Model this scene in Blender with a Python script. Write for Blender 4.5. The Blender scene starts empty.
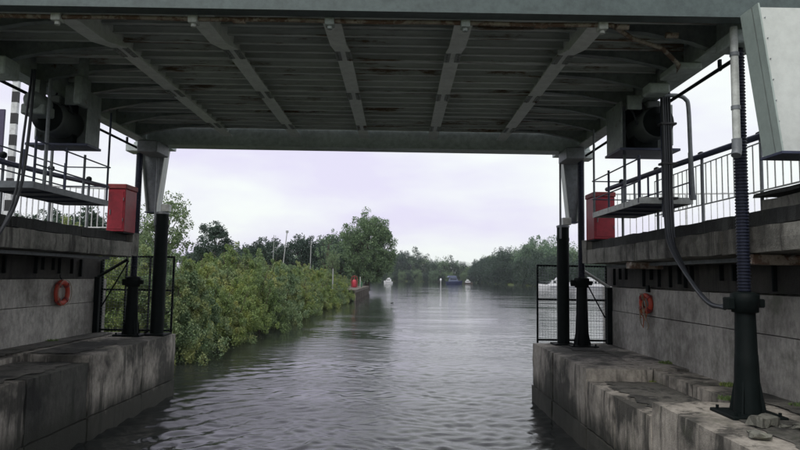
import bpy, math, random
import numpy as np
from mathutils import Vector, Matrix

random.seed(7)
np.random.seed(7)
R = math.radians
scene = bpy.context.scene
C = scene.collection

# ------------------------------------------------------------------ camera
EYE = Vector((0.0, 0.0, 3.2))
cam_d = bpy.data.cameras.new("camera")
cam = bpy.data.objects.new("camera", cam_d)
C.objects.link(cam)
cam_d.sensor_width = 36.0
cam_d.lens = 622.0 / 800.0 * 36.0
cam_d.clip_start = 0.05
cam_d.clip_end = 6000
cam.matrix_world = (Matrix.Translation(EYE) @ Matrix.Rotation(R(90 + 4.75), 4, 'X')
                    @ Matrix.Rotation(R(0.95), 4, 'Z'))
scene.camera = cam

# ------------------------------------------------------------------ sky and sun
SUN_EL, SUN_AZ = R(50), R(205)
world = bpy.data.worlds.new("World")
scene.world = world
world.use_nodes = True
nt = world.node_tree
for n in list(nt.nodes):
    nt.nodes.remove(n)
wo = nt.nodes.new('ShaderNodeOutputWorld')
bg = nt.nodes.new('ShaderNodeBackground')
sky = nt.nodes.new('ShaderNodeTexSky')
sky.sky_type = 'NISHITA'
sky.sun_disc = False
sky.sun_elevation = SUN_EL
sky.sun_rotation = SUN_AZ
sky.air_density = 1.0
sky.dust_density = 4.0
tc = nt.nodes.new('ShaderNodeTexCoord')
mp = nt.nodes.new('ShaderNodeMapping')
mp.inputs['Scale'].default_value = (1.0, 1.0, 3.2)
mp.inputs['Location'].default_value = (0.35, 0.1, 0.2)
nz = nt.nodes.new('ShaderNodeTexNoise')
nz.inputs['Scale'].default_value = 2.6
nz.inputs['Detail'].default_value = 5
nz.inputs['Roughness'].default_value = 0.5
rp = nt.nodes.new('ShaderNodeValToRGB')
rp.color_ramp.elements[0].position = 0.38
rp.color_ramp.elements[0].color = (6.35, 6.1, 7.5, 1)
rp.color_ramp.elements[1].position = 0.58
rp.color_ramp.elements[1].color = (7.5, 7.85, 7.7, 1)
mx = nt.nodes.new('ShaderNodeMixRGB')
mx.inputs['Fac'].default_value = 0.93
nt.links.new(tc.outputs['Generated'], mp.inputs['Vector'])
nt.links.new(mp.outputs[0], nz.inputs['Vector'])
nt.links.new(nz.outputs['Fac'], rp.inputs['Fac'])
nt.links.new(sky.outputs[0], mx.inputs['Color1'])
nt.links.new(rp.outputs[0], mx.inputs['Color2'])
nt.links.new(mx.outputs[0], bg.inputs['Color'])
bg.inputs['Strength'].default_value = 0.110
nt.links.new(bg.outputs[0], wo.inputs['Surface'])

sun_d = bpy.data.lights.new("sun", 'SUN')
sun_d.energy = 1.3
sun_d.angle = R(25)
sun_d.color = (1.0, 0.97, 0.92)
sun = bpy.data.objects.new("sun", sun_d)
C.objects.link(sun)
# the lamp shines from azimuth SUN_AZ (clockwise from +Y), elevation SUN_EL
sd = Vector((math.sin(SUN_AZ) * math.cos(SUN_EL), math.cos(SUN_AZ) * math.cos(SUN_EL), math.sin(SUN_EL)))
sun.rotation_euler = sd.to_track_quat('Z', 'Y').to_euler()

scene.view_settings.view_transform = 'Standard'
scene.view_settings.look = 'None'
scene.view_settings.gamma = 1
scene.view_settings.exposure = 0.28
scene.render.film_transparent = False
try:
    scene.cycles.max_bounces = 6
    scene.cycles.diffuse_bounces = 3
    scene.cycles.glossy_bounces = 3
    scene.cycles.volume_bounces = 0
    scene.cycles.use_denoising = True
    scene.cycles.sample_clamp_indirect = 3
except Exception:
    pass

# ------------------------------------------------------------------ mesh helpers
class MB:
    """collects shapes, builds ONE mesh object"""
    def __init__(self):
        self.v, self.f, self.s = [], [], []

    def add(self, vs, fs, smooth=False):
        o = len(self.v)
        self.v += [tuple(p) for p in vs]
        for f in fs:
            self.f.append(tuple(i + o for i in f))
            self.s.append(smooth)
        return self

    def box(self, x0, x1, y0, y1, z0, z1, bev=0.0, m=None):
        if bev <= 0:
            vs = [(x0, y0, z0), (x1, y0, z0), (x1, y1, z0), (x0, y1, z0),
                  (x0, y0, z1), (x1, y0, z1), (x1, y1, z1), (x0, y1, z1)]
            fs = [(3, 2, 1, 0), (4, 5, 6, 7), (0, 1, 5, 4), (1, 2, 6, 5), (2, 3, 7, 6), (3, 0, 4, 7)]
        else:
            b = bev
            vs, fs = [], []
            idx = {}
            for sx in (0, 1):
                for sy in (0, 1):
                    for sz in (0, 1):
                        X, Y, Z = (x0, x1)[sx], (y0, y1)[sy], (z0, z1)[sz]
                        dx, dy, dz = (b, -b)[sx], (b, -b)[sy], (b, -b)[sz]
                        for ax, p in enumerate(((X, Y + dy, Z + dz), (X + dx, Y, Z + dz), (X + dx, Y + dy, Z))):
                            idx[(sx, sy, sz, ax)] = len(vs)
                            vs.append(p)
            for ax in range(3):
                o = [a for a in range(3) if a != ax]
                for s in (0, 1):
                    q = []
                    for (a, c) in ((0, 0), (1, 0), (1, 1), (0, 1)):
                        k = [0, 0, 0]; k[ax] = s; k[o[0]] = a; k[o[1]] = c
                        q.append(idx[(*k, ax)])
                    if (s == 0) ^ (ax == 1):
                        q = q[::-1]
                    fs.append(tuple(q))
            for ax in range(3):       # edges parallel to ax
                o = [a for a in range(3) if a != ax]
                for a in (0, 1):
                    for c in (0, 1):
                        k0 = [0, 0, 0]; k0[o[0]] = a; k0[o[1]] = c
                        k1 = list(k0); k1[ax] = 1
                        q = [idx[(*k0, o[0])], idx[(*k1, o[0])], idx[(*k1, o[1])], idx[(*k0, o[1])]]
                        if (a ^ c) ^ (ax == 1):
                            q = q[::-1]
                        fs.append(tuple(q))
            for sx in (0, 1):
                for sy in (0, 1):
                    for sz in (0, 1):
                        q = [idx[(sx, sy, sz, 0)], idx[(sx, sy, sz, 1)], idx[(sx, sy, sz, 2)]]
                        if not ((sx ^ sy ^ sz)):
                            q = q[::-1]
                        fs.append(tuple(q))
        if m is not None:
            vs = [m @ Vector(p) for p in vs]
        return self.add(vs, fs)

    def tube(self, pts, r, n=8, cap=True):
        pts = [Vector(p) for p in pts]
        rs = r if isinstance(r, (list, tuple)) else [r] * len(pts)
        rings = []
        up = None
        for i, p in enumerate(pts):
            if i == 0:
                d = pts[1] - p
            elif i == len(pts) - 1:
                d = p - pts[i - 1]
            else:
                d = (pts[i + 1] - p).normalized() + (p - pts[i - 1]).normalized()
            d.normalize()
            if up is None:
                up = Vector((0, 0, 1)) if abs(d.z) < 0.9 else Vector((1, 0, 0))
            a = d.cross(up).normalized()
            b = a.cross(d).normalized()
            up = b
            rings.append([p + a * (rs[i] * math.cos(2 * math.pi * k / n)) + b * (rs[i] * math.sin(2 * math.pi * k / n))
                          for k in range(n)])
        vs = [q for rg in rings for q in rg]
        fs = []
        for i in range(len(rings) - 1):
            for k in range(n):
                k2 = (k + 1) % n
                fs.append((i * n + k, i * n + k2, (i + 1) * n + k2, (i + 1) * n + k))
        self.add(vs, fs, True)
        if cap:
            self.add(rings[0], [tuple(range(n))[::-1]])
            self.add(rings[-1], [tuple(range(n))])
        return self

    def lathe(self, prof, cx, cy, n=20, smooth=True):
        """prof: list of (r, z)"""
        vs, fs = [], []
        for (r, z) in prof:
            for k in range(n):
                a = 2 * math.pi * k / n
                vs.append((cx + r * math.cos(a), cy + r * math.sin(a), z))
        for i in range(len(prof) - 1):
            for k in range(n):
                k2 = (k + 1) % n
                fs.append((i * n + k, i * n + k2, (i + 1) * n + k2, (i + 1) * n + k))
        self.add(vs, fs, smooth)
        self.add(vs[:n], [tuple(range(n))[::-1]])
        self.add(vs[-n:], [tuple(range(n))])
        return self

    def prism(self, poly, axis, a0, a1):
        """poly: 2D points, extruded along axis from a0 to a1"""
        n = len(poly)
        def p3(p, a):
            if axis == 'X': return (a, p[0], p[1])
            if axis == 'Y': return (p[0], a, p[1])
            return (p[0], p[1], a)
        vs = [p3(p, a0) for p in poly] + [p3(p, a1) for p in poly]
        fs = [tuple(range(n))[::-1], tuple(range(n, 2 * n))]
        for k in range(n):
            k2 = (k + 1) % n
            fs.append((k, k2, n + k2, n + k))
        return self.add(vs, fs)

    def torus(self, c, axis, R0, r0, n=32, m=10, squash=1.0):
        c = Vector(c)
        ax = Vector(axis).normalized()
        u = ax.cross(Vector((0, 0, 1))).normalized()
        w = ax.cross(u).normalized()
        vs, fs = [], []
        for i in range(n):
            a = 2 * math.pi * i / n
            d = u * math.cos(a) + w * math.sin(a)
            for j in range(m):
                b = 2 * math.pi * j / m
                vs.append(c + d * (R0 + r0 * math.cos(b)) + ax * (r0 * squash * math.sin(b)))
        for i in range(n):
            for j in range(m):
                fs.append((i * m + j, i * m + (j + 1) % m, ((i + 1) % n) * m + (j + 1) % m, ((i + 1) % n) * m + j))
        return self.add(vs, fs, True)

    def mesh(self, name, mat):
        me = bpy.data.meshes.new(name)
        me.from_pydata(self.v, [], self.f)
        me.polygons.foreach_set('use_smooth', self.s)
        for m in (mat if isinstance(mat, (list, tuple)) else [mat]):
            me.materials.append(m)
        me.update()
        # consistent outward normals
        import bmesh
        bm = bmesh.new(); bm.from_mesh(me)
        bmesh.ops.recalc_face_normals(bm, faces=bm.faces)
        bm.to_mesh(me); bm.free()
        return me

    def build(self, name, mat, parent=None):
        return link(name, self.mesh(name, mat), parent)


def link(name, data, parent=None, loc=None, rot=None, scl=None):
    o = bpy.data.objects.new(name, data)
    C.objects.link(o)
    if parent is not None:
        o.parent = parent
        o.location = -world_loc(parent) if loc is None else loc
    elif loc is not None:
        o.location = loc
    if rot is not None: o.rotation_euler = rot
    if scl is not None: o.scale = scl
    return o


WL = {}
def world_loc(o):
    # all parents here are unrotated empties or meshes whose world position is recorded
    return WL.get(o.name, Vector((0, 0, 0)))


def thing(name, label, cat, loc=(0, 0, 0), group=None):
    o = bpy.data.objects.new(name, None)
    C.objects.link(o)
    o.empty_display_size = 0.2
    o.location = loc
    WL[o.name] = Vector(loc)
    o['label'] = label
    o['category'] = cat
    if group: o['group'] = group
    return o


def tag(o, label, cat, group=None):
    o['label'] = label; o['category'] = cat
    if group: o['group'] = group
    return o


def struct(o, kind='structure'):
    o['kind'] = kind
    return o

# ------------------------------------------------------------------ materials
def mat(name):
    m = bpy.data.materials.new(name)
    m.use_nodes = True
    t = m.node_tree
    b = t.nodes['Principled BSDF']
    return m, t, b


def N(t, kind, **kw):
    n = t.nodes.new(kind)
    for k, v in kw.items():
        n.inputs[k.replace('_', ' ')].default_value = v
    return n


def pos(t, scale=(1, 1, 1)):
    g = t.nodes.new('ShaderNodeNewGeometry')
    m = t.nodes.new('ShaderNodeMapping')
    m.inputs['Scale'].default_value = scale
    t.links.new(g.outputs['Position'], m.inputs['Vector'])
    return m.outputs[0]


def noise(t, vec, scale, detail=4, rough=0.6):
    n = N(t, 'ShaderNodeTexNoise', Scale=scale, Detail=detail, Roughness=rough)
    t.links.new(vec, n.inputs['Vector'])
    return n.outputs['Fac']


def ramp(t, fac, stops):
    r = t.nodes.new('ShaderNodeValToRGB')
    cr = r.color_ramp
    while len(cr.elements) < len(stops):
        cr.elements.new(0.5)
    for e, (p, c) in zip(cr.elements, stops):
        e.position = p
        e.color = (*c, 1) if isinstance(c, tuple) else (c, c, c, 1)
    t.links.new(fac, r.inputs['Fac'])
    return r.outputs[0]


def mix(t, fac, a, b, mode='MIX'):
    m = t.nodes.new('ShaderNodeMixRGB')
    m.blend_type = mode
    for k, v in (('Fac', fac), ('Color1', a), ('Color2', b)):
        if hasattr(v, 'is_linked') or hasattr(v, 'links'):
            t.links.new(v, m.inputs[k])
        elif k == 'Fac':
            m.inputs[k].default_value = v
        else:
            m.inputs[k].default_value = (*v, 1)
    return m.outputs[0]


def bump(t, b, h, strength=0.4, dist=0.02):
    n = N(t, 'ShaderNodeBump', Strength=strength, Distance=dist)
    t.links.new(h, n.inputs['Height'])
    t.links.new(n.outputs[0], b.inputs['Normal'])


def concrete(name, base, dark, green, water=True, streak=0.58):
    m, t, b = mat(name)
    p = pos(t)
    big = noise(t, p, 0.55, 5, 0.62)
    col = ramp(t, big, [(0.42, dark), (0.52, base), (0.66, tuple(min(1, c * 1.22) for c in base))])
    fine = noise(t, pos(t, (1, 1, 0.6)), 9, 8, 0.78)
    col = mix(t, 0.55, col, ramp(t, fine, [(0.38, 0.42), (0.62, 1.3)]), 'MULTIPLY')
    st = noise(t, pos(t, (3.2, 3.2, 0.28)), 1.15, 6, 0.68)
    col = mix(t, ramp(t, st, [(0.53, 0.0), (streak + .03, 0.8)]), col, tuple(c * 0.5 for c in dark))
    pale = noise(t, pos(t, (2.5, 2.5, 0.35)), 1.7, 5, 0.6)
    col = mix(t, ramp(t, pale, [(0.60, 0.0), (0.72, 0.45)]), col, tuple(min(1, c * 1.55) for c in base))
    gn = noise(t, p, 1.6, 5, 0.7)
    col = mix(t, ramp(t, gn, [(0.56, 0.0), (0.70, 0.55)]), col, green)
    if water:
        g = t.nodes.new('ShaderNodeNewGeometry')
        s = t.nodes.new('ShaderNodeSeparateXYZ')
        t.links.new(g.outputs['Position'], s.inputs[0])
        ad = t.nodes.new('ShaderNodeMath'); ad.operation = 'MULTIPLY_ADD'
        t.links.new(st, ad.inputs[0]); ad.inputs[1].default_value = -0.9
        t.links.new(s.outputs['Z'], ad.inputs[2])
        col = mix(t, ramp(t, ad.outputs[0], [(-0.0, 0.94), (0.42, 0.0)]), col, (0.028, 0.03, 0.022))
    t.links.new(col, b.inputs['Base Color'])
    b.inputs['Roughness'].default_value = 0.88
    hb = mix(t, 0.5, ramp(t, fine, [(0.2, 0.0), (0.8, 1.0)]), ramp(t, noise(t, p, 45, 3, 0.6), [(0.3, 0.0), (0.6, 1.0)]))
    bump(t, b, hb, 0.55, 0.012)
    return m


def painted(name, base, rust=0.6, grime=0.5, rough=0.5, rcol=(0.11, 0.05, 0.025), scale=3.0, stretch=(1, 1, 1), gcol=None, spec=0.4, spot=0.42):
    m, t, b = mat(name)
    p = pos(t, stretch)
    col = mix(t, ramp(t, noise(t, p, scale * 0.35, 5, 0.65), [(0.35, grime), (0.65, 0.0)]), base,
              gcol or tuple(c * 0.45 for c in base))
    col = mix(t, 0.5, col, ramp(t, noise(t, p, scale * 2.6, 8, 0.75), [(0.36, spot), (0.60, 1.15)]), 'MULTIPLY')
    rn = noise(t, p, scale, 7, 0.72)
    rf = ramp(t, rn, [(rust, 0.0), (rust + 0.07, 1.0)])
    col = mix(t, rf, col, rcol)
    t.links.new(col, b.inputs['Base Color'])
    t.links.new(ramp(t, rn, [(rust, rough), (rust + 0.08, 0.9)]), b.inputs['Roughness'])
    b.inputs['Specular IOR Level'].default_value = spec
    bump(t, b, noise(t, p, scale * 9, 4, 0.6), 0.25, 0.004)
    return m


def plain(name, col, rough=0.5, metal=0.0, var=0.25, scale=6):
    m, t, b = mat(name)
    c = mix(t, var, (1, 1, 1), ramp(t, noise(t, pos(t), scale, 4), [(0.3, 0.35), (0.7, 1.25)]), 'MIX')
    c = mix(t, 1.0, col, c, 'MULTIPLY')
    t.links.new(c, b.inputs['Base Color'])
    b.inputs['Roughness'].default_value = rough
    b.inputs['Metallic'].default_value = metal
    return m


M = {}
M['pier'] = concrete('pier_concrete', (0.38, 0.35, 0.305), (0.075, 0.072, 0.062), (0.05, 0.06, 0.03))
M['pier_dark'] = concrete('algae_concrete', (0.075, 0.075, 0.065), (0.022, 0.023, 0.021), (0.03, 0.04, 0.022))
M['silt_shade'] = concrete('shaded_wet_silt', (0.13, 0.125, 0.11), (0.03, 0.03, 0.027), (0.035, 0.045, 0.022), water=False)  # wet deposit on the pier, with shade put into its dark colour
M['wall'] = concrete('wall_concrete', (0.42, 0.405, 0.375), (0.25, 0.24, 0.22), (0.10, 0.11, 0.08), water=False, streak=0.86)
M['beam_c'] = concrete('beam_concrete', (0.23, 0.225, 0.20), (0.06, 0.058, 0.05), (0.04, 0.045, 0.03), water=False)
M['kerb_c'] = concrete('kerb_concrete', (0.04, 0.042, 0.04), (0.016, 0.018, 0.017), (0.03, 0.04, 0.025), water=False)
M['seat_shade_c'] = concrete('shaded_bearing_concrete', (0.055, 0.052, 0.046), (0.035, 0.033, 0.03), (0.04, 0.05, 0.03), water=False)  # dark tone carries the shade below the overhanging beam
M['steel'] = painted('deck_paint', (0.50, 0.56, 0.55), rust=0.68, grime=0.45)
M['beam'] = painted('beam_paint', (0.82, 0.85, 0.83), rust=0.74, grime=0.15, spot=0.75)
M['rib'] = painted('rib_paint', (0.68, 0.72, 0.69), rust=0.54, grime=0.4, scale=2.4, stretch=(0.22, 2.2, 1), rcol=(0.19, 0.13, 0.085), spot=0.6)
M['girder'] = painted('girder_paint', (0.085, 0.115, 0.112), rust=0.8, grime=0.3)
M['bracket'] = painted('bracket_paint', (0.60, 0.63, 0.60), rust=0.82, grime=0.10, spot=0.9)
M['splice'] = painted('splice_paint', (0.30, 0.32, 0.31), rust=0.6, grime=0.5)
M['housing'] = painted('housing_paint', (0.30, 0.34, 0.33), rust=0.62, grime=0.7)
M['flange'] = painted('flange_paint', (0.36, 0.43, 0.40), rust=0.80, grime=0.2, spot=0.8)
M['rusty'] = painted('rusty_pipe', (0.34, 0.29, 0.24), rust=0.47, grime=0.4, scale=6, rcol=(0.13, 0.08, 0.055))
M['dark'] = painted('dark_steel', (0.006, 0.010, 0.010), rust=0.70, grime=0.5, rough=0.6, rcol=(0.035, 0.022, 0.014), spec=0.12)
M['navy'] = painted('greased_screw', (0.018, 0.022, 0.04), rust=0.9, grime=0.6, rough=0.4, spec=0.25)
M['navy2'] = painted('navy_steel', (0.05, 0.06, 0.11), rust=0.72, grime=0.5, rough=0.45)
M['grey'] = painted('galvanised', (0.22, 0.24, 0.26), rust=0.72, grime=0.5, rough=0.5)
M['pale'] = painted('pale_pipe_paint', (0.62, 0.65, 0.62), rust=0.72, grime=0.4, rough=0.45)
M['white'] = painted('white_paint', (0.72, 0.74, 0.74), rust=0.80, grime=0.25, rough=0.45)
M['red'] = painted('red_paint', (0.33, 0.014, 0.03), rust=0.78, grime=0.35, rough=0.45, rcol=(0.10, 0.02, 0.02))
M['redlid'] = painted('red_faded', (0.30, 0.05, 0.05), rust=0.62, grime=0.5, rough=0.6, rcol=(0.12, 0.06, 0.05))
M['orange'] = plain('life_ring_orange', (0.48, 0.06, 0.03), 0.5)
M['rope'] = plain('rope', (0.30, 0.24, 0.17), 0.9)
M['orange_rope'] = plain('orange_rope', (0.42, 0.13, 0.05), 0.9)
M['hose'] = plain('black_hose', (0.02, 0.024, 0.03), 0.45)
M['motor'] = plain('motor_casing', (0.11, 0.125, 0.12), 0.5)
M['black'] = plain('black_paint', (0.02, 0.02, 0.022), 0.5)
M['asphalt'] = plain('asphalt', (0.05, 0.05, 0.05), 0.9)
M['wood'] = plain('weathered_timber', (0.11, 0.095, 0.08), 0.85)
M['bark'] = plain('bark', (0.075, 0.06, 0.045), 0.9)
M['pole'] = plain('pole_grey', (0.32, 0.33, 0.33), 0.6)
M['boatwhite'] = plain('boat_white', (0.75, 0.76, 0.78), 0.25, var=0.1)
M['boatblue'] = plain('boat_blue', (0.02, 0.03, 0.09), 0.4)
M['tarpblue'] = plain('blue_canopy', (0.14, 0.17, 0.26), 0.7)
M['glass'] = plain('dark_glass', (0.02, 0.025, 0.03), 0.08, var=0.1)
M['carblue'] = plain('car_blue', (0.05, 0.06, 0.10), 0.3)
M['carsilver'] = plain('car_silver', (0.35, 0.36, 0.38), 0.3)
M['tyre'] = plain('tyre', (0.02, 0.02, 0.02), 0.8)
M['green'] = plain('green_paint', (0.03, 0.14, 0.07), 0.5)
M['rubble'] = concrete('rubble', (0.20, 0.20, 0.17), (0.07, 0.07, 0.06), (0.07, 0.09, 0.04), water=False)
M['purple'] = plain('sign_back', (0.06, 0.05, 0.10), 0.5)
M['redmark'] = plain('red_marker', (0.42, 0.03, 0.05), 0.5)
M['moss'] = plain('moss', (0.045, 0.06, 0.02), 0.95)

# foliage: real leaf-to-leaf and branch-to-branch colour difference
def leafmat(name, cols, nscale=0.5, extra=None):
    m, t, b = mat(name)
    g = t.nodes.new('ShaderNodeNewGeometry')
    c1 = ramp(t, g.outputs['Random Per Island'], [(0.0, cols[0]), (0.55, cols[1]), (1.0, cols[2])])
    if extra:
        nf = noise(t, pos(t), nscale, 3, 0.6)
        c1 = mix(t, ramp(t, nf, [(0.49, 0.0), (0.66, 0.8)]), c1, extra)
    oi = t.nodes.new('ShaderNodeObjectInfo')
    c1 = mix(t, 1.0, c1, ramp(t, oi.outputs['Random'], [(0.0, (0.80, 0.86, 0.9)), (1.0, (1.15, 1.1, 0.95))]), 'MULTIPLY')
    t.links.new(c1, b.inputs['Base Color'])
    b.inputs['Roughness'].default_value = 0.6
    tr = t.nodes.new('ShaderNodeBsdfTranslucent')
    t.links.new(c1, tr.inputs['Color'])
    ms = t.nodes.new('ShaderNodeMixShader')
    ms.inputs[0].default_value = 0.2
    out = t.nodes['Material Output']
    t.links.new(b.outputs[0], ms.inputs[1])
    t.links.new(tr.outputs[0], ms.inputs[2])
    t.links.new(ms.outputs[0], out.inputs['Surface'])
    return m

M['bush'] = leafmat('bush_leaves', [(0.115, 0.175, 0.06), (0.16, 0.235, 0.075), (0.25, 0.33, 0.12)], 0.8, (0.29, 0.32, 0.085))
M['bush2'] = leafmat('willow_leaves', [(0.102, 0.169, 0.077), (0.169, 0.246, 0.115), (0.288, 0.353, 0.185)], 0.7, (0.355, 0.353, 0.108))
M['leaf'] = leafmat('tree_leaves', [(0.083, 0.150, 0.083), (0.125, 0.200, 0.108), (0.183, 0.267, 0.142)])
M['leafd'] = leafmat('dark_tree_leaves', [(0.022, 0.051, 0.035), (0.036, 0.070, 0.043), (0.051, 0.092, 0.054)])
M['leafp'] = leafmat('pale_tree_leaves', [(0.090, 0.141, 0.077), (0.128, 0.192, 0.102), (0.179, 0.243, 0.128)])

# water
m, t, b = mat('river_water')
b.inputs['Base Color'].default_value = (0.022, 0.025, 0.024, 1)
b.inputs['Roughness'].default_value = 0.03
b.inputs['IOR'].default_value = 1.36
patch = ramp(t, noise(t, pos(t, (0.12, 0.5, 1)), 0.5, 3, 0.5), [(0.40, 0.12), (0.62, 0.5)])
n1 = noise(t, pos(t, (0.8, 1.6, 1)), 9.0, 5, 0.6)
b1 = N(t, 'ShaderNodeBump', Strength=0.4, Distance=0.02)
t.links.new(patch, b1.inputs['Strength'])
t.links.new(n1, b1.inputs['Height'])
t.links.new(b1.outputs[0], b.inputs['Normal'])
M['water'] = m
# ground
m, t, b = mat('grass_ground')
p = pos(t)
t.links.new(ramp(t, noise(t, p, 0.3, 6, 0.7), [(0.3, (0.07, 0.10, 0.03)), (0.6, (0.11, 0.15, 0.04)), (0.8, (0.14, 0.14, 0.06))]), b.inputs['Base Color'])
b.inputs['Roughness'].default_value = 0.95
bump(t, b, noise(t, p, 12, 4), 0.6, 0.05)
M['grass'] = m

# ------------------------------------------------------------------ ground and water
def XL(y):   # left river edge
    return np.interp(y, [-60, 17, 24, 60, 80, 125, 160, 250, 420], [-8.2, -8.2, -8.6, -7.9, -7.4, -7.5, -12, -25, -45])
def XR(y):
    return np.interp(y, [-60, 16, 19, 40, 90, 150, 200, 260, 330, 420], [6.5, 6.5, 9, 26, 50, 68, 70, 60, 50, 48])

def grid_mesh(name, xs, ys, zf, material):
    X, Y = np.meshgrid(xs, ys)
    Z = zf(X, Y)
    nx, ny = len(xs), len(ys)
    co = np.stack([X, Y, Z], -1).reshape(-1, 3)
    i = np.arange(ny - 1)[:, None] * nx + np.arange(nx - 1)[None, :]
    q = np.stack([i, i + 1, i + nx + 1, i + nx], -1).reshape(-1, 4)
    return arr_mesh(name, co, q, material, True)

def arr_mesh(name, co, quads, material, smooth=False):
    me = bpy.data.meshes.new(name)
    me.vertices.add(len(co)); me.vertices.foreach_set('co', np.ascontiguousarray(co, dtype=np.float32).ravel())
    k = quads.shape[1]
    me.loops.add(quads.size); me.loops.foreach_set('vertex_index', quads.astype(np.int32).ravel())
    me.polygons.add(len(quads))
    me.polygons.foreach_set('loop_start', np.arange(0, quads.size, k, dtype=np.int32))
    me.polygons.foreach_set('loop_total', np.full(len(quads), k, dtype=np.int32))
    me.polygons.foreach_set('use_smooth', np.full(len(quads), smooth, dtype=bool))
    me.materials.append(material)
    me.update(calc_edges=True)
    return me

def ground_z(X, Y):
    dl = XL(Y) - X           # >0 on the left land
    dr = X - XR(Y)
    df = Y - 425.0
    db = np.where((Y < -40), -40 - Y, -99)
    d = np.maximum(np.maximum(dl, dr), np.maximum(df, db))
    z = -1.6 + 2.3 * np.clip((d + 0.6) / 1.6, 0, 1) + 2.0 * np.clip((d - 1) / 30, 0, 1) ** 0.6
    return z + 0.12 * np.sin(X * 0.21 + 1) * np.cos(Y * 0.17) * np.clip(d / 10, 0, 1)

gx = np.concatenate([-np.geomspace(2500, 60, 24), np.arange(-58, 60, 1.0), np.geomspace(60, 2500, 24)])
gy = np.concatenate([-np.geomspace(1500, 60, 10), np.arange(-58, 130, 1.5), np.geomspace(131, 4200, 70)])
struct(link('ground', grid_mesh('ground', gx, gy, ground_z, M['grass'])))

rng = np.random.RandomState(3)
comps = []
for i in range(64):
    lam = rng.uniform(0.15, 0.5) if i < 44 else rng.uniform(0.5, 1.3)
    ang = rng.normal(0, 0.8 if i < 40 else 0.45) + math.pi / 2
    comps.append((2 * math.pi / lam * math.cos(ang), 2 * math.pi / lam * math.sin(ang), rng.uniform(0, 6.28), 0.0026 * lam ** 0.8 * (1.45 if lam < .5 else .62), lam))
env = [(rng.uniform(-.5, .5), rng.uniform(-.4, .4), rng.uniform(0, 6.28)) for _ in range(8)]
def water_z(X, Y):
    Z = np.zeros_like(X)
    W = X + 0.25 * np.sin(Y * 0.9 + 1) + 0.15 * np.sin(Y * 2.1 + X * 1.3)
    V = Y + 0.25 * np.sin(X * 1.1) + 0.12 * np.sin(X * 2.7 + Y * 1.7)
    e = sum(np.sin(a * X + b_ * Y + c) for a, b_, c in env) / 4.0
    e = 0.75 + 0.45 * np.tanh(e)
    dy = np.maximum(0.03, Y * 0.0045)
    for kx, ky, ph, am, lam in comps:
        f = np.clip(lam / (dy * 3.0) - 0.6, 0, 1) / (1 + Y.clip(0) / 70)
        Z += am * f * np.sin(kx * W + ky * V + ph)
    Z *= e * 1.35
    Z += 18.0 * np.abs(Z) * Z   # crests sharpen where waves add up
    # a boat's wake: long crests running out from the left pier and a weaker set off the right one
    for (x0, y0, dirx, diry, lam, am, w) in ((-5.5, 12.5, 0.62, -0.78, 0.78, 0.026, 2.6), (3.5, 12.0, -0.55, -0.83, 0.8, 0.009, 2.5)):
        s = (X - x0) * dirx + (Y - y0) * diry
        s = s + 0.25 * np.sin(0.7 * (X * diry - Y * dirx)) + 0.12 * np.sin(1.9 * (X * diry - Y * dirx) + 1)
        g = np.exp(-((X - x0) / w) ** 2) * np.exp(-((Y - y0) / 8.0) ** 2)
        ph = 2 * math.pi * s / lam
        Z += am * g * (np.sin(ph) + 0.25 * np.sin(2 * ph + 0.5))
    far = np.clip((120 - Y) / 80, 0, 1) * np.clip((np.where(X > 0, 14, 11) - np.abs(X)) / 2, 0, 1) * np.clip((Y + 2) / 3, 0, 1)
    return Z * far
wx = np.concatenate([-np.geomspace(2500, 12, 20), np.arange(-11, 14, 0.045), np.geomspace(14.2, 2500, 20)])
wy = np.concatenate([-np.geomspace(300, 3, 8), np.arange(-2, 6, 0.25), 6 * np.exp(np.arange(0, 3.3, 0.0045)), np.geomspace(170, 900, 12)])
struct(link('water', grid_mesh('water', wx, wy, water_z, M['water'])))

# ------------------------------------------------------------------ concrete: worn blocks
def worn_box(x0, x1, y0, y1, z0, z1, step=0.2, amp=0.013, seed=0):
    """box with subdivided faces whose surface and arrises are uneven; world coords"""
    rg = random.Random(seed)
    nx, ny, nz_ = [max(1, int(round(d / step))) for d in (x1 - x0, y1 - y0, z1 - z0)]
    nx, ny, nz_ = min(nx, 8), min(ny, 14), min(nz_, 10)
    idx, vs, fs = {}, [], []
    def vid(i, j, k):
        if (i, j, k) not in idx:
            p = Vector((x0 + (x1 - x0) * i / nx, y0 + (y1 - y0) * j / ny, z0 + (z1 - z0) * k / nz_))
            on = (i in (0, nx)) + (j in (0, ny)) + (k in (0, nz_))
            if on >= 2:   # an arris: pulled inward a little
                c = Vector(((x0 + x1) / 2, (y0 + y1) / 2, (z0 + z1) / 2))
                q = Vector((math.copysign(1, c.x - p.x) if i in (0, nx) else 0,
                            math.copysign(1, c.y - p.y) if j in (0, ny) else 0,
                            math.copysign(1, c.z - p.z) if k in (0, nz_) else 0))
                p += q * (amp * rg.uniform(0.1, 1.6))
            else:
                p += Vector((rg.uniform(-1, 1), rg.uniform(-1, 1), rg.uniform(-1, 1))) * amp * 0.25
            idx[(i, j, k)] = len(vs); vs.append(p)
        return idx[(i, j, k)]
    for i in range(nx):
        for j in range(ny):
            for k in (0, nz_):
                fs.append((vid(i, j, k), vid(i + 1, j, k), vid(i + 1, j + 1, k), vid(i, j + 1, k)))
    for i in range(nx):
        for k in range(nz_):
            for j in (0, ny):
                fs.append((vid(i, j, k), vid(i + 1, j, k), vid(i + 1, j, k + 1), vid(i, j, k + 1)))
    for j in range(ny):
        for k in range(nz_):
            for i in (0, nx):
                fs.append((vid(i, j, k), vid(i, j + 1, k), vid(i, j + 1, k + 1), vid(i, j, k + 1)))
    mb = MB(); mb.add(vs, fs)
    return mb

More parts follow.
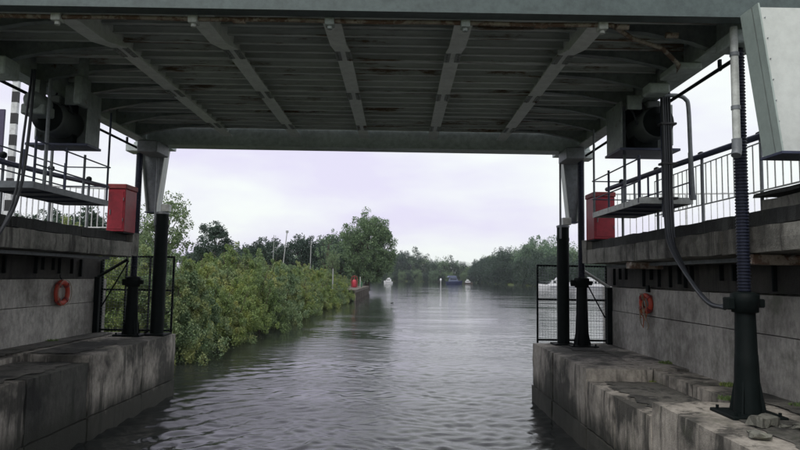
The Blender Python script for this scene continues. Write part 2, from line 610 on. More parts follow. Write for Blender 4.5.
def side(s):
    """one bank: s=-1 left, +1 right. u runs away from the channel."""
    L = s < 0
    face, ztop, wall, beam = (-5.9, 1.6, -7.9, -6.6) if L else (3.57, 1.52, 5.55, 4.6)
    name = 'left' if L else 'right'
    def bx(u0, u1, *r, **k):
        a, b_ = sorted((u0, u1))
        return worn_box(a, b_, *r, **k)
    # ---- pier: cast bays with joints, parts of the pier
    pr = thing('concrete_pier', 'stained concrete pier at the %s, %s' % (name, 'empty along its near top' if L else 'with rubble and a big jack on its near top'),
               'pier', (face + s * 1.0, 8, 0), 'piers beside the channel')
    notch = (7.2, 12.1, 0.13) if L else (8.95, 12.0, 0.22)
    ys = [-1.5, 0.9, 3.2, 5.3, notch[0], 10.1 if L else (notch[0] + notch[1]) / 2, notch[1], 14.6, 16.75]
    zj = 0.42
    for a, c in zip(ys[:-1], ys[1:]):
        low = notch[0] - 0.01 <= a and c <= notch[1] + 0.01
        zt = ztop - (notch[2] if low else 0.0)
        e = random.uniform(-0.012, 0.012)
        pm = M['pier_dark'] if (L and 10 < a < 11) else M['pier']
        g = 0.012
        bx(face + s * e, face + s * 1.30, a + g, c - g, zj + .002, zt, seed=int(a * 10) + 5).build('concrete_block', pm, pr)
        bx(face + s * (e + .03 - 0.05), face + s * 1.30, a + g, c - g, -1.4, zj - .002, seed=int(a * 10) + 9).build('footing_block', pm, pr)
        # inner slab strip along the wall stays at full height
        zi = ztop + (0.015 if not low else -0.02)
        bx(face + s * 1.306, wall + s * 0.2, a + g, c - g, 0.6, zi, seed=int(a * 10) + 15, amp=0.008).build('ledge_slab', M['pier'], pr)
    bx(face + s * 0.05, wall + s * 0.3, -1.45, 16.7, -1.5, ztop - 0.32, step=2).build('core', M['pier'], pr)
    # wet silt and moss on the pier top, dark colour also holds shade; ragged rim
    def silt_shade(u0, u1, y0, y1, z, seed):
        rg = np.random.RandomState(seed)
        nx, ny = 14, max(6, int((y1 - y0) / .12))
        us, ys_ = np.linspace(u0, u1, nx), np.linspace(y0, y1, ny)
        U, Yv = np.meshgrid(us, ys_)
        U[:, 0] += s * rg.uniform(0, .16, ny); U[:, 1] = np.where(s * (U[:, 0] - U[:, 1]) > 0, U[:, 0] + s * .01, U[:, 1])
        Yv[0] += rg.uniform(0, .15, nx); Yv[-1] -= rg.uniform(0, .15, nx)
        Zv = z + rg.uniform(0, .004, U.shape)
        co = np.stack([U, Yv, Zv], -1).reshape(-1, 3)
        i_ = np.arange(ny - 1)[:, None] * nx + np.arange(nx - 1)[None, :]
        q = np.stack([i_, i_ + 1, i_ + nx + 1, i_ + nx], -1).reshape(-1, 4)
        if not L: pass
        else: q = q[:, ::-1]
        link('shaded_wet_silt', arr_mesh('shaded_wet_silt', co, q, M['silt_shade'], True), pr)
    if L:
        silt_shade(face + s * .12, face + s * 1.28, 7.4, 12.0, ztop - notch[2] + .010, 1)
        silt_shade(face + s * .30, face + s * 1.28, 12.2, 14.4, ztop + .010, 2)
        silt_shade(face + s * 1.33, wall - s * .02, 7.4, 16.3, ztop + .03, 3)
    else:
        silt_shade(face + s * .16, face + s * 1.28, 9.0, 11.9, ztop - notch[2] + .010, 4)
        silt_shade(face + s * 1.45, wall - s * .02, 6.0, 9.6, ztop + .03, 5)
        silt_shade(face + s * .5, face + s * 1.28, 6.0, 8.5, ztop + .010, 6)
        silt_shade(face + s * .5, face + s * 1.28, 14.8, 16.5, ztop + .010, 7)
    # ---- abutment
    ab = thing('bridge_abutment', '%s concrete abutment wall with dark beam, behind the life ring %s' % (name, 'without ropes' if L else 'with trailing ropes'),
               'abutment', (wall + s * 1.0, 8, 0), 'abutments of the lifting bridge')
    ycuts = [-1.0, 2.6, 6.0, 9.3, 12.7, 16.9] if L else [-1.0, 2.6, 5.4, 8.2, 11.2, 14.0, 17.05]
    zc = [ztop - .35, 2.42, 3.02]
    bx(wall + s * 0.25, wall + s * 0.9, -1.0, ycuts[-1] - .02, 0.0, 4.0, step=3).build('core', M['wall'], ab)
    for a, c in zip(ycuts[:-1], ycuts[1:]):
        for z0, z1 in zip(zc[:-1], zc[1:]):
            bx(wall + s * random.uniform(-.006, .006), wall + s * .35, a + .004, c - .004, z0 + .003, z1 - .003,
               amp=0.005, step=.5, seed=int(a * 7 + z0 * 31)).build('wall_panel', M['wall'], ab)
    # recessed band, shadow under the beam put into its dark colour; short hanging straps
    bx(wall + s * 0.06, wall + s * .5, -1.0, ycuts[-1] - .03, 3.024, 3.58, step=1).build('bearing_band', M['seat_shade_c'], ab)
    y = 2.0
    while y < ycuts[-1] - 0.3:
        mb = MB()
        x0, x1 = sorted((wall + s * 0.056, wall - s * 0.02))
        w = random.choice((0.02, 0.03, 0.045)); zl = random.choice((3.07, 3.14, 3.22))
        mb.box(x0, x1, y, y + w, zl, 3.5, .006)
        mb.build('hanging_strap', M['dark'], ab)
        y += random.choice((.42, .55, .8, .26, 1.1))
    # beam: cast segments, overhanging toward the channel
    bc = [-1.0, 2.0, 5.0, 7.9, 10.8, 13.2, 15.4] if L else [-1.0, 2.0, 5.0, 8.9, 12.2, 15.4]
    for a, c in zip(bc[:-1], bc[1:]):
        z1 = 3.94
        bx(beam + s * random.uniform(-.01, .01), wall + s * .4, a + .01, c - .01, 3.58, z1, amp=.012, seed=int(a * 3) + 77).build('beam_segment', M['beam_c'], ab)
        bx(beam + s * 0.16, wall + s * .8, a + .006, c - .006, z1 + .004, 4.16, amp=.014, seed=int(a * 3) + 97).build('kerb_segment', M['kerb_c'], ab)
    # thin grey strip under the beam
    mb = MB()
    xt = beam + s * .42
    mb.box(min(xt, xt + s * .12), max(xt, xt + s * .12), 9.0, 15.1, 3.50, 3.56)
    mb.build('under_beam_strip', M['grey'], ab)
    mb = MB(); mb.tube([(beam + s * .5, 1.0, 3.53), (beam + s * .5, 9.0, 3.53)], .035); mb.build('conduit', M['rusty'], ab)
    if not L:
        bx(5.22, 6.2, 3.0, 9.0, 4.165, 4.42, amp=.03, step=.3, seed=3).build('parapet_block', M['beam_c'], ab)
        bx(5.16, 6.3, 2.95, 9.06, 4.425, 4.50, amp=.02, step=.3, seed=4).build('coping', M['kerb_c'], ab)
        for a, c in ((8.2, 8.5), (12.5, 12.8)):
            MB().box(4.66, 5.3, a, c, 3.44, 3.575, .01).build('bearing_plate', M['rusty'], ab)
    # end block under the red cabinet
    x0, x1 = sorted((beam + s * .02, beam + s * .9))
    worn_box(x0, x1, 15.41, 15.8, 3.6, 4.2, seed=8).build('end_block', M['beam_c'], ab)
    # approach road behind
    xa, xb = sorted((wall + s * 0.82, s * 70 - 1))
    mb = MB(); mb.box(xa, xb, 7.9, 16.1, 3.7, 4.13, .01)
    struct(mb.build('approach_road', M['asphalt']))
    mb = MB(); mb.box(xa, xb, 6.9, 17.2, -1.0, 3.69)
    struct(mb.build('road_embankment', M['grass']))
    return pr, ab

side(-1)
side(1)

# rubble and moss on the near right pier
for i in range(5):
    x = random.uniform(3.75, 5.2); y = random.uniform(6.3, 7.5)
    a = random.uniform(.05, .16)
    mb = worn_box(-a, a, -a * .7, a * .7, 0, a * random.uniform(.3, .6), step=.07, amp=.022, seed=i)
    o = mb.build('stone', M['rubble'])
    o.location = (x, y, 1.525); o.rotation_euler = (random.uniform(-.12, .12), random.uniform(-.12, .12), random.uniform(0, 6))
    tag(o, 'small broken stone lying on the near right pier by the jack foot', 'stone', 'loose stones on the right pier')
o = worn_box(-.2, .2, -.11, .11, 0, .13, step=.1, amp=.02, seed=90).build('concrete_lump', M['rubble'])
o.location = (4.3, 7.45, 1.53); o.rotation_euler = (0.05, .05, .5)
tag(o, 'pale squared concrete lump lying against the near right jack foot', 'concrete block')
# low plants growing in the joints
def tuft(cx, cy, cz, n, r, h, mt, name='grass_tuft'):
    pts, q = [], []
    for i in range(n):
        a = random.uniform(0, 6.28); rr = r * random.random() ** .6
        x, y = cx + rr * math.cos(a), cy + rr * math.sin(a)
        hh = h * random.uniform(.4, 1); w = .006 + .006 * random.random()
        dx, dy = random.uniform(-.5, .5) * hh, random.uniform(-.5, .5) * hh
        b = len(pts)
        ca, sa = math.cos(a * 3), math.sin(a * 3)
        pts += [(x - w * ca, y - w * sa, cz), (x + w * ca, y + w * sa, cz), (x + dx * .5 + w * ca, y + dy * .5 + w * sa, cz + hh * .6), (x + dx, y + dy, cz + hh)]
        q.append((b, b + 1, b + 2, b + 3))
    me = arr_mesh(name, np.array(pts), np.array(q), mt)
    o = link(name, me); struct(o, 'stuff')
    return o
for (x, y, z) in ((5.45, 8.6, 1.53), (5.45, 10.4, 1.5), (5.45, 12.8, 1.53), (-7.8, 14.2, 1.61), (4.85, 12.05, 1.27), (4.8, 9.2, 1.5)):
    tuft(x, y, z, 150, .14, .07, M['bush'])

# ------------------------------------------------------------------ the raised deck
DL, DR = -6.6, 4.6
CX = -1.0
deck = thing('lift_bridge_deck', 'raised steel bridge deck seen from underneath, grey painted beams and corrugated plate', 'bridge deck', (CX, 12, 6.5))
MB().box(DL, DR, 7.69, 15.72, 7.0, 7.08).build('deck_plate', M['rib'], deck)
# near transverse girder with flange
MB().box(-9.0, 5.7, 7.52, 7.55, 6.53, 8.0).build('near_girder_web', M['girder'], deck)
MB().box(-9.0, 5.7, 7.50, 7.70, 6.49, 6.527).build('near_girder_flange', M['girder'], deck)
MB().box(-9.0, 5.7, 7.65, 7.68, 6.53, 7.6).build('near_girder_web', M['steel'], deck)
# far girder
MB().box(DL - .25, DR + .25, 15.80, 15.84, 6.53, 7.3).build('far_girder_web', M['steel'], deck)
MB().box(DL - .25, DR + .25, 15.72, 16.25, 6.48, 6.527).build('far_girder_flange', M['steel'], deck)
MB().box(DL - .25, DR + .25, 16.1, 16.14, 6.53, 7.5).build('far_girder_web', M['steel'], deck)
# transverse trough ribs
for i in range(22):
    y = 7.86 + i * .36
    mb = MB()
    w = .036 + .03 * (i % 5 == 2)
    mb.box(DL + .12, DR - .12, y - w, y + w, 6.865, 6.88, .002)
    mb.box(DL + .12, DR - .12, y - .008, y + .008, 6.881, 6.978)
    mb.build('deck_rib', M['rib'], deck)
for i in range(12):   # plate panels between the beams, lapped
    x0 = DL + .14 + i * .92
    MB().box(x0, x0 + .905, 7.72, 15.7, 6.980, 6.998).build('plate_strip', M['steel'], deck)
# longitudinal beams
bxs = [-4.47, -2.71, -.95, .80, 2.57]
for i, x in enumerate(bxs):
    mb = MB()
    zf = 6.76
    mb.prism([(7.69, 6.56), (8.9, 6.60), (9.6, zf), (15.79, zf), (15.79, 6.978), (7.69, 6.978)], 'X', x - .012, x + .012)
    mb.prism([(7.71, 6.53), (8.9, 6.572), (9.6, zf - .028), (15.79, zf - .028), (15.79, zf), (9.6, zf), (8.9, 6.60), (7.71, 6.558)], 'X', x - .12, x + .12)
    b_ = mb.build('longitudinal_beam', M['beam'], deck)
    WL[b_.name] = Vector((0, 0, 0)) if False else WL.get(b_.name, Vector((0, 0, 0)))
    for y in (9.75, 12.0, 14.6):
        mb = MB()
        mb.box(x - .135, x - .04, y - .2, y + .2, zf - .046, zf - .0295, .004)
        mb.box(x + .04, x + .135, y - .2, y + .2, zf - .046, zf - .0295, .004)
        mb.build('splice_plate', M['splice'], b_)
        mb = MB()
        for bx_ in (-.09, .09):
            for k in range(4):
                mb.lathe([(.014, zf - .062), (.014, zf - .0465)], x + bx_, y - .15 + .1 * k, 6, False)
        struct(mb.build('bolt_group', M['splice'], b_), 'stuff')
    # pipe clamp
    mb = MB()
    mb.box(x - .06, x + .06, 7.73, 7.87, 6.41, 6.53, .01)
    mb.lathe([(.035, 6.37), (.035, 6.409)], x, 7.8, 8)
    mb.build('pipe_clamp', M['pale'] if i in (0, 1, 4) else M['steel'], deck)
# rusty pipe
pp = [(-9, 7.80, 6.30), (-6.1, 7.80, 6.42), (-5.2, 7.80, 6.48)] + [(x, 7.80, 6.48 + .006 * math.sin(x * 3)) for x in np.arange(-4.5, 2.9, .6)] + [(3.1, 8.17, 6.46), (3.6, 8.4, 6.42), (4.1, 9.0, 6.40), (4.3, 9.6, 6.42)]
MB().tube(pp, .032, 8).build('service_pipe', M['rusty'], deck)
for x in (-5.5, -2.2, 1.7, 2.75, 3.5):
    MB().tube([(x, 7.80 + max(0, x - 3) * .5, 6.465), (x + .16, 7.80 + max(0, x - 3) * .5, 6.465)], .042, 8).build('pipe_coupling', M['rusty'], deck)
# side girders and knee gussets
for s, e in ((-1, DL), (1, DR)):
    x0, x1 = sorted((e, e - s * .03))
    MB().box(x0, x1, 7.69, 15.78, 6.53, 7.35).build('side_girder_web', M['steel'], deck)
    x0, x1 = sorted((e + s * .08, e - s * .22))
    MB().box(x0, x1, 7.705, 15.70, 6.495, 6.527).build('side_girder_flange', M['steel'], deck)
    inner = bxs[0] if s < 0 else bxs[-1]
    for k in range(7):
        y = 8.8 + k * 1.05
        xa, xb = inner + s * .14, e - s * .035
        m_ = MB()
        pts = [(xa, 6.86), (xa + (xb - xa) * .45, 6.80), (xa + (xb - xa) * .8, 6.67), (xb, 6.53), (xb, 6.975), (xa, 6.975)]
        m_.prism(pts, 'Y', y, y + .016)
        # flange along the curved edge
        for (a, b2), (c, d) in zip(pts[:3], pts[1:4]):
            m_.prism([(a, b2 - .014), (c, d - .014), (c, d - .002), (a, b2 - .002)], 'Y', y - .05, y + .066)
        m_.build('knee_bracket', M['housing'], deck)
    # conduit below the edge
    x = e + s * .12
    MB().tube([(x, 8.1, 6.36), (x, 15.8, 6.36)], .03, 8).build('edge_conduit', M['dark'], deck)
    for y in (9, 11, 13, 15):
        MB().box(x - .02, x + .02, y, y + .05, 6.33, 6.50, 0).build('conduit_hanger', M['dark'], deck)
# junction boxes near the corners
for (x0, x1, y0, y1, z0, z1, mm) in ((4.1, 4.5, 9.1, 9.7, 6.38, 6.49, 'steel'), (4.1, 4.45, 10.1, 10.4, 6.32, 6.49, 'steel'), (-6.5, -6.1, 9.3, 9.7, 6.2, 6.49, 'steel'),
                                      (4.1, 4.55, 15.2, 16.0, 6.18, 6.475, 'grey'), (-6.55, -6.05, 15.2, 16.0, 6.18, 6.475, 'grey')):
    MB().box(x0, x1, y0, y1, z0, z1, .02).build('junction_box', M[mm], deck)

# lifting brackets: tapered hollow boxes of plate
def bracket(xt0, xt1, xb0, xb1, y0, y1, zt, zb, mats):
    e = .02
    mb = MB()
    mb.prism([(xt0, zt), (xb0, zb), (xb1, zb), (xt1, zt)], 'Y', y0 + .12, y0 + .12 + e)   # recessed web
    w = mb.build('bracket_web', mats[0], deck)
    mb = MB()
    mb.prism([(xt0, zt), (xb0, zb), (xb0 + e, zb), (xt0 + e, zt)], 'Y', y0, y1)
    mb.build('bracket_flange', mats[1], deck)
    mb = MB()
    mb.prism([(xt1 - e, zt), (xb1 - e, zb), (xb1, zb), (xt1, zt)], 'Y', y0, y1)
    mb.build('bracket_flange', mats[1], deck)
    mb = MB()
    mb.box(min(xb0, xb1) - .02, max(xb0, xb1) + .02, y0 - .03, y1 + .03, zb - .035, zb - .002, .004)
    mb.build('bracket_shoe', M['navy2'], deck)
    mb = MB()
    for k in range(7):
        u = (k + .5) / 7
        xx = xt0 + (xb0 - xt0) * u
        for q in (.12, .88):
            xm = (xt0 * (1 - q) + xt1 * q) * (1 - u) + (xb0 * (1 - q) + xb1 * q) * u
            mb.lathe([(.007, 0), (.007, .01)], 0, 0, 6, False)
            n0 = len(mb.v) - 24
            for i in range(n0, len(mb.v)):
                px_, py_, pz_ = mb.v[i]
                mb.v[i] = (xm + px_, y0 + .118 - pz_, zt + (zb - zt) * u + py_)
    struct(mb.build('bolt_row', M['grey'], deck), 'stuff')

bracket(4.17, 5.3, 4.40, 5.1, 7.08, 7.46, 6.485, 4.72, (M['bracket'], M['flange']))
MB().box(4.86, 5.12, 6.96, 7.075, 4.725, 5.14, .01).build('guide_shoe', M['navy2'], deck)
bracket(4.28, 4.88, 4.45, 4.68, 16.3, 16.62, 6.475, 4.72, (M['grey'], M['bracket']))
MB().box(4.1, 5.0, 16.26, 16.66, 6.48, 6.60, .01).build('corner_plate', M['steel'], deck)
bracket(-6.92, -6.25, -6.70, -6.42, 16.3, 16.62, 6.475, 4.80, (M['grey'], M['bracket']))
MB().box(-7.0, -6.1, 16.26, 16.66, 6.48, 6.60, .01).build('corner_plate', M['steel'], deck)
for x in (4.65, -6.76):   # jack heads on the deck corners
    mb = MB(); mb.box(x - .28, x + .28, 15.66, 16.12, 6.28, 6.47, .02)
    mb.build('jack_head', M['steel'], deck)
MB().box(4.28, 4.75, 7.82, 8.3, 6.30, 6.485, .02).build('jack_head', M['steel'], deck)

# ------------------------------------------------------------------ screw jacks
def screw_jack(x, y, zb, ztop, label, r0, hbase):
    o = thing('screw_jack', label, 'screw jack', (x, y, zb), 'screw jacks that lift the deck')
    mb = MB(); mb.box(x - .34, x + .34, y - .3, y + .3, zb - .02, zb + .03, .01)
    mb.build('base_plate', M['dark'], o)
    mb = MB()
    for dx in (-.27, .27):
        for dy in (-.23, .23):
            mb.lathe([(.022, zb + .03), (.022, zb + .075)], x + dx, y + dy, 6, False)
    struct(mb.build('anchor_bolt_set', M['dark'], o), 'stuff')
    z1 = zb + hbase
    MB().lathe([(r0 * 1.48, zb + .031), (r0 * 1.44, zb + .09), (r0 * 1.32, zb + .25), (r0 * 1.24, zb + .6), (r0 * 1.18, zb + .75), (r0 * 1.15, zb + .76),
                (r0 * 1.06, z1 - .2), (r0 * 1.06, z1 - .14)], x, y, 24).build('column', M['dark'], o)
    for k in range(4):
        a = math.pi / 4 + k * math.pi / 2
        c_, s_ = math.cos(a), math.sin(a)
        mb = MB()
        mb.prism([(r0 * 1.1, 0.032), (r0 * 1.9, 0.032), (r0 * 1.3, .42), (r0 * 1.1, .42)], 'Y', -.01, .01)
        for i in range(len(mb.v)):
            a0, b0, c0 = mb.v[i]
            mb.v[i] = (x + a0 * c_ - b0 * s_, y + a0 * s_ + b0 * c_, zb + c0)
        mb.build('stiffener', M['dark'], o)
    MB().lathe([(r0 * 1.08, z1 - .139), (r0 * 1.38, z1 - .13), (r0 * 1.42, z1 - .02), (r0 * 1.5, z1), (r0 * 1.5, z1 + .10), (r0 * 1.2, z1 + .12), (r0 * .8, z1 + .13)], x, y, 20).build('collar', M['dark'], o)
    mb = MB(); mb.box(x - r0 * 2.2, x - r0 * 1.35, y - .07, y + .07, z1 - .10, z1 + .06, .015)
    mb.build('cable_gland', M['dark'], o)
    mb = MB(); mb.box(x + r0 * 1.35, x + r0 * 2.1, y - .05, y + .05, z1 - .07, z1 + .04, .015)
    mb.build('cable_gland', M['dark'], o)
    # threaded spindle, each turn modelled
    prof = []
    rs = r0 * .72
    z = z1 + .131
    pitch = .042
    while z < ztop - .04:
        prof += [(rs * .86, z), (rs, z + pitch * .25), (rs, z + pitch * .5), (rs * .86, z + pitch * .75)]
        z += pitch
    prof.append((rs * .86, ztop))
    MB().lathe(prof, x, y, 16, False).build('screw', M['navy'], o)
    return o

screw_jack(4.45, 8.05, 1.53, 6.29, 'thick black screw jack with ribbed spindle, standing near on the right pier', .115, 1.42)
screw_jack(4.65, 15.9, 1.53, 6.27, 'dark screw jack at the far end of the right pier beside the fat guide post', .125, 1.6)
screw_jack(-6.76, 15.9, 1.62, 6.27, 'dark screw jack at the far end of the left pier beside the fat guide post', .12, 1.35)

def guide_post(x, y, zb, zt, label, r):
    o = thing('guide_post', label, 'post', (x, y, zb), 'guide posts at the far pier ends')
    MB().box(x - .28, x + .28, y - .28, y + .28, zb - .02, zb + .03, .01).build('base_plate', M['dark'], o)
    MB().lathe([(r, zb + .031), (r, zt)], x, y, 24).build('shaft', M['dark'], o)
    MB().lathe([(r * 1.06, zt - .35), (r * 1.06, zt - .27)], x, y, 24).build('band', M['dark'], o)
    MB().lathe([(r * 1.08, zt + .002), (r * 1.08, zt + .05), (r * .7, zt + .07)], x, y, 24).build('cap', M['grey'], o)
    s = 1 if x > 0 else -1
    MB().box(x - .02, x + .2, y - .09, y + .09, zt + .072, zt + .26, .01).build('guide_block', M['pale'], o)
    MB().tube([(x - .12 if s > 0 else x - .10, y - .22, zt - .3), (x - .12 if s > 0 else x - .10, y - .22, 6.46)], .028, 8).build('rod', M['grey'], o)
    return o
guide_post(4.27, 16.25, 1.53, 4.55, 'fat dark round guide post at the far right pier end, left of the jack', .155)
guide_post(-6.22, 16.2, 1.62, 4.72, 'fat dark round guide post at the far left pier end, right of the jack', .165)

# ------------------------------------------------------------------ mesh fences at pier ends
def mesh_fence(x0, x1, y, zb, zt, label, back):
    o = thing('mesh_fence', label, 'fence', ((x0 + x1) / 2, y, zb), 'mesh fences across the pier ends')
    n = 4 if x1 - x0 < 2.05 else 5
    for k in range(n):
        x = x0 + (x1 - x0) * k / (n - 1)
        MB().box(x - .022, x + .022, y - .022, y + .022, zb, zt - .03).build('post', M['dark'], o)
    for z in (zb + .06, (zb + zt) / 2 + .1, zt - .028):
        MB().box(x0 - .022, x1 + .022, y - .025, y + .025, z, z + .05).build('rail', M['dark'], o)
    mb = MB()
    z = zb + .14
    while z < zt - .05:
        mb.tube([(x0, y - .03, z), (x1, y - .03, z)], .0035, 4, False); z += .075
    x = x0 + .05
    while x < x1:
        mb.tube([(x, y - .033, zb + .1), (x, y - .033, zt)], .0035, 4, False); x += .075
    struct(mb.build('wire_mesh', M['grey'], o), 'stuff')
    mb = MB()
    xb = x0 if back < 0 else x1
    mb.box(xb - .07, xb + .07, y - .32, y - .2, zb, zt - .55, .01)
    mb.build('bracing_post', M['dark'], o)
    MB().tube([(xb, y - .26, zt - .55), (xb - back * .75, y - .26, zt - .08)], .04, 8).build('brace', M['pale'] if back > 0 else M['dark'], o)
    MB().tube([(xb - back * .1, y - .2, zb + .7), (xb - back * .75, y - .2, zt - .12)], .018, 6).build('stay', M['dark'], o)
mesh_fence(-7.85, -5.98, 16.55, 1.6, 3.62, 'dark framed wire mesh fence across the far left pier end, bushes behind', -1)
mesh_fence(3.68, 5.5, 16.6, 1.52, 3.56, 'dark framed wire mesh fence across the far right pier end, boats behind', 1)

# ------------------------------------------------------------------ hung inspection platforms
def platform(s, x_in, x_out, y0, y1, z, label, posts_in, posts_out):
    o = thing('inspection_platform', label, 'platform', ((x_in + x_out) / 2, (y0 + y1) / 2, z), 'platforms hung under the deck sides')
    a, b_ = sorted((x_in, x_out))
    MB().box(a + .03, b_ - .03, y0 + .03, y1 - .03, z, z + .03).build('floor', M['navy2'], o)
    mb = MB()
    mb.box(a, a + .028, y0, y1, z - .02, z + .09); mb.box(b_ - .028, b_, y0, y1, z - .02, z + .09)
    mb.box(a + .03, b_ - .03, y0, y0 + .028, z - .02, z + .09); mb.box(a + .03, b_ - .03, y1 - .028, y1, z - .02, z + .09)
    mb.build('edge_frame', M['pale'] if s > 0 else M['grey'], o)
    for k in range(3):
        y = y0 + (y1 - y0) * (k + 1) / 4
        MB().box(a + .03, b_ - .03, y, y + .05, z - .03, z - .002).build('cross_member', M['navy2'], o)
    for i, (xx, yy, h, r) in enumerate(posts_in):
        MB().tube([(xx, yy, z), (xx, yy, z + h)], r, 8).build('post', M['grey'] if i % 2 else M['navy2'], o)
    for hz_ in (.38, .78):
        for xx in (x_in, x_out):
            MB().tube([(xx, y0, z + hz_), (xx, y1, z + hz_)], .014, 6).build('rail', M['navy2'], o)
        MB().tube([(x_in, y1, z + hz_), (x_out, y1, z + hz_)], .014, 6).build('rail', M['navy2'], o)
    return o
TOP = 6.49 - 4.57
platform(-1, -6.02, -6.95, 10.1, 12.75, 4.57, 'navy inspection platform with hanging rods and rails under the left deck edge',
         [(-6.04, 10.15, .85, .022), (-6.04, 10.45, TOP, .03), (-6.04, 11.1, .85, .02), (-6.04, 11.75, .85, .024), (-6.04, 12.7, TOP, .022),
          (-6.93, 10.3, TOP, .03), (-6.93, 11.3, .85, .03), (-6.93, 12.2, TOP, .03), (-6.93, 12.7, .85, .02)], None)
platform(1, 4.2, 5.12, 10.8, 13.5, 4.57, 'pale edged inspection platform with hanging rods and rails under the right deck edge',
         [(4.22, 10.9, .85, .03), (4.22, 11.6, TOP, .03), (4.22, 12.5, .85, .024), (4.22, 13.45, TOP, .024),
          (5.1, 10.85, .9, .03), (5.1, 11.9, .85, .022), (5.1, 12.7, .85, .022), (5.1, 13.45, .85, .022)], None)

# ------------------------------------------------------------------ lifting motors hung at both sides
def motor(s, x0, x1, y0, y1, z0, label):
    o = thing('lifting_motor', label, 'motor', ((x0 + x1) / 2, y0, 6.45), 'motors hung under the deck sides')
    zt = 6.49
    xi, xo = (x0, x1) if s > 0 else (x1, x0)
    a, b_ = sorted((xi, xi + s * .03))
    MB().box(a, b_, y0, y1, z0, zt, .004).build('side_plate', M['housing'], o)
    a, b_ = sorted((xo, xo - s * .03))
    MB().box(a, b_, y0 + .2, y1, z0 + .1, zt, .004).build('side_plate', M['housing'], o)
    MB().box(x0 + .035, x1 - .035, y1 - .03, y1, z0, zt, .004).build('back_plate', M['housing'], o)
    MB().box(x0 - .03, x1 + .03, y0 - .03, y1 + .03, z0 - .05, z0 - .004, .006).build('tray', M['navy2'], o)
    # drum: cylinder along Y with cooling ribs
    mb = MB()
    cx_, cz_ = (x0 + x1) / 2 + s * .05, z0 + .42
    pr_ = [(.0, .001)]
    pts, rs = [], []
    yy = y0 - .25
    for k in range(26):
        pts.append((cx_, yy, cz_)); rs.append(.30 if k % 2 else .265); yy += .03
    mb.tube(pts, rs, 20)
    mb.build('motor_drum', M['motor'], o)
    mb = MB(); mb.tube([(cx_, y0 - .42, cz_), (cx_, y0 - .33, cz_), (cx_, y0 - .30, cz_), (cx_, y0 - .252, cz_)], [.12, .2, .27, .27], 20)
    mb.build('fan_cowl', M['dark'], o)
    MB().box(cx_ - .12, cx_ + .12, y0 - .1, y0 + .15, cz_ + .29, cz_ + .44, .02).build('terminal_box', M['motor'], o)
    mb = MB(); mb.tube([(cx_, y1 - .3, cz_), (cx_, y1 - .1, cz_)], [.2, .24], 16)
    mb.box(cx_ - .25, cx_ + .2, y0 + .2, y1 - .05, z0 + .02, z0 + .88, .03)
    mb.build('gearbox', M['dark'], o)
    for k in range(3):
        x = x0 + .15 + k * .28
        pts = [(x, y0 + .1, zt - .02), (x + .05, y0 - .08, zt - .25), (x + .12, y0 - .05, zt - .45), (cx_, y0 + .02, cz_ + .36)]
        MB().tube(pts, .018, 6).build('cable', M['hose'], o)
    # carrying straps above the drum
    MB().box(xi - s * .0 - (.25 if s < 0 else -.0), xi + (.0 if s < 0 else .25), y0 - .35, y0 - .3, z0 + .62, zt, .004).build('hanger_plate', M['housing'], o)
    return o
motor(-1, -6.8, -5.72, 11.15, 11.62, 5.52, 'dark motor and gearbox in a grey plate housing under the left deck edge')
motor(1, 4.02, 5.06, 11.2, 12.0, 5.62, 'dark motor and gearbox in a pale plate housing under the right deck edge')
mb = MB(); mb.tube([(-6.3, 10.3, 6.1), (-6.3, 10.4, 6.1), (-6.3, 10.75, 6.1), (-6.3, 10.85, 6.1)], [.1, .16, .16, .1], 16); mb.box(-6.5, -6.1, 10.4, 10.75, 5.86, 6.04, .02)
mb.box(-6.35, -6.25, 10.5, 10.7, 6.2, 6.49)
tag(mb.build('gearbox', M['housing']), 'grey rounded gearbox hung under the near left deck edge beside the motor', 'gearbox')
mb = MB(); mb.box(-5.62, -5.48, 10.4, 10.75, 6.05, 6.56, .03)
mb.box(-5.60, -5.50, 10.5, 10.65, 6.56, 7.1)
tag(mb.build('hanging_box', M['housing']), 'narrow pale grey box hanging from the deck beside the left motor', 'box')

# ------------------------------------------------------------------ cables and pipes on the right
def curve_pts(P, n=10):
    out = []
    P = [Vector(p) for p in P]
    P = [P[0] * 2 - P[1]] + P + [P[-1] * 2 - P[-2]]
    for i in range(1, len(P) - 2):
        for k in range(n):
            u = k / n
            a, b_, c, d = P[i - 1], P[i], P[i + 1], P[i + 2]
            out.append(0.5 * ((2 * b_) + (c - a) * u + (2 * a - 5 * b_ + 4 * c - d) * u * u + (3 * b_ - a - 3 * c + d) * u ** 3))
    out.append(P[-2])
    return out
cb = thing('cable_bundle', 'thick bundle of black cables looping from the right deck edge to the near jack', 'cables', (4.6, 10.6, 3.2))
for k in range(4):
    d = k * .042
    MB().tube(curve_pts([(4.52 + d, 10.6, 6.5), (4.54 + d, 10.6, 5.4), (4.52 + d, 10.55, 4.4), (4.50 + d * .9, 10.35, 3.8 - d * .3), (4.46 + d * .6, 9.6, 3.25 - d),
                         (4.35 + d * .3, 8.8, 2.92 - d * .4), (4.30, 8.25, 2.86 + d * .3)]), .022 if k else .03, 8).build('cable', M['hose'], cb)
MB().box(4.53, 4.62, 10.66, 10.70, 4.3, 6.49).build('cable_channel', M['navy2'], cb)
for z in (4.6, 5.2, 5.9):
    MB().box(4.48, 4.76, 10.56, 10.72, z, z + .04, .008).build('cable_tie', M['black'], cb)
cb = thing('hanging_hose', 'single black hose hanging from the deck down the left edge of the view', 'hose', (-6.1, 9.6, 3.6))
MB().tube(curve_pts([(-6.05, 10.0, 6.5), (-6.02, 9.9, 5.4), (-6.1, 9.9, 4.5), (-6.25, 9.8, 3.9), (-6.5, 9.4, 3.2), (-6.9, 8.5, 3.0)]), .025, 8).build('hose', M['hose'], cb)
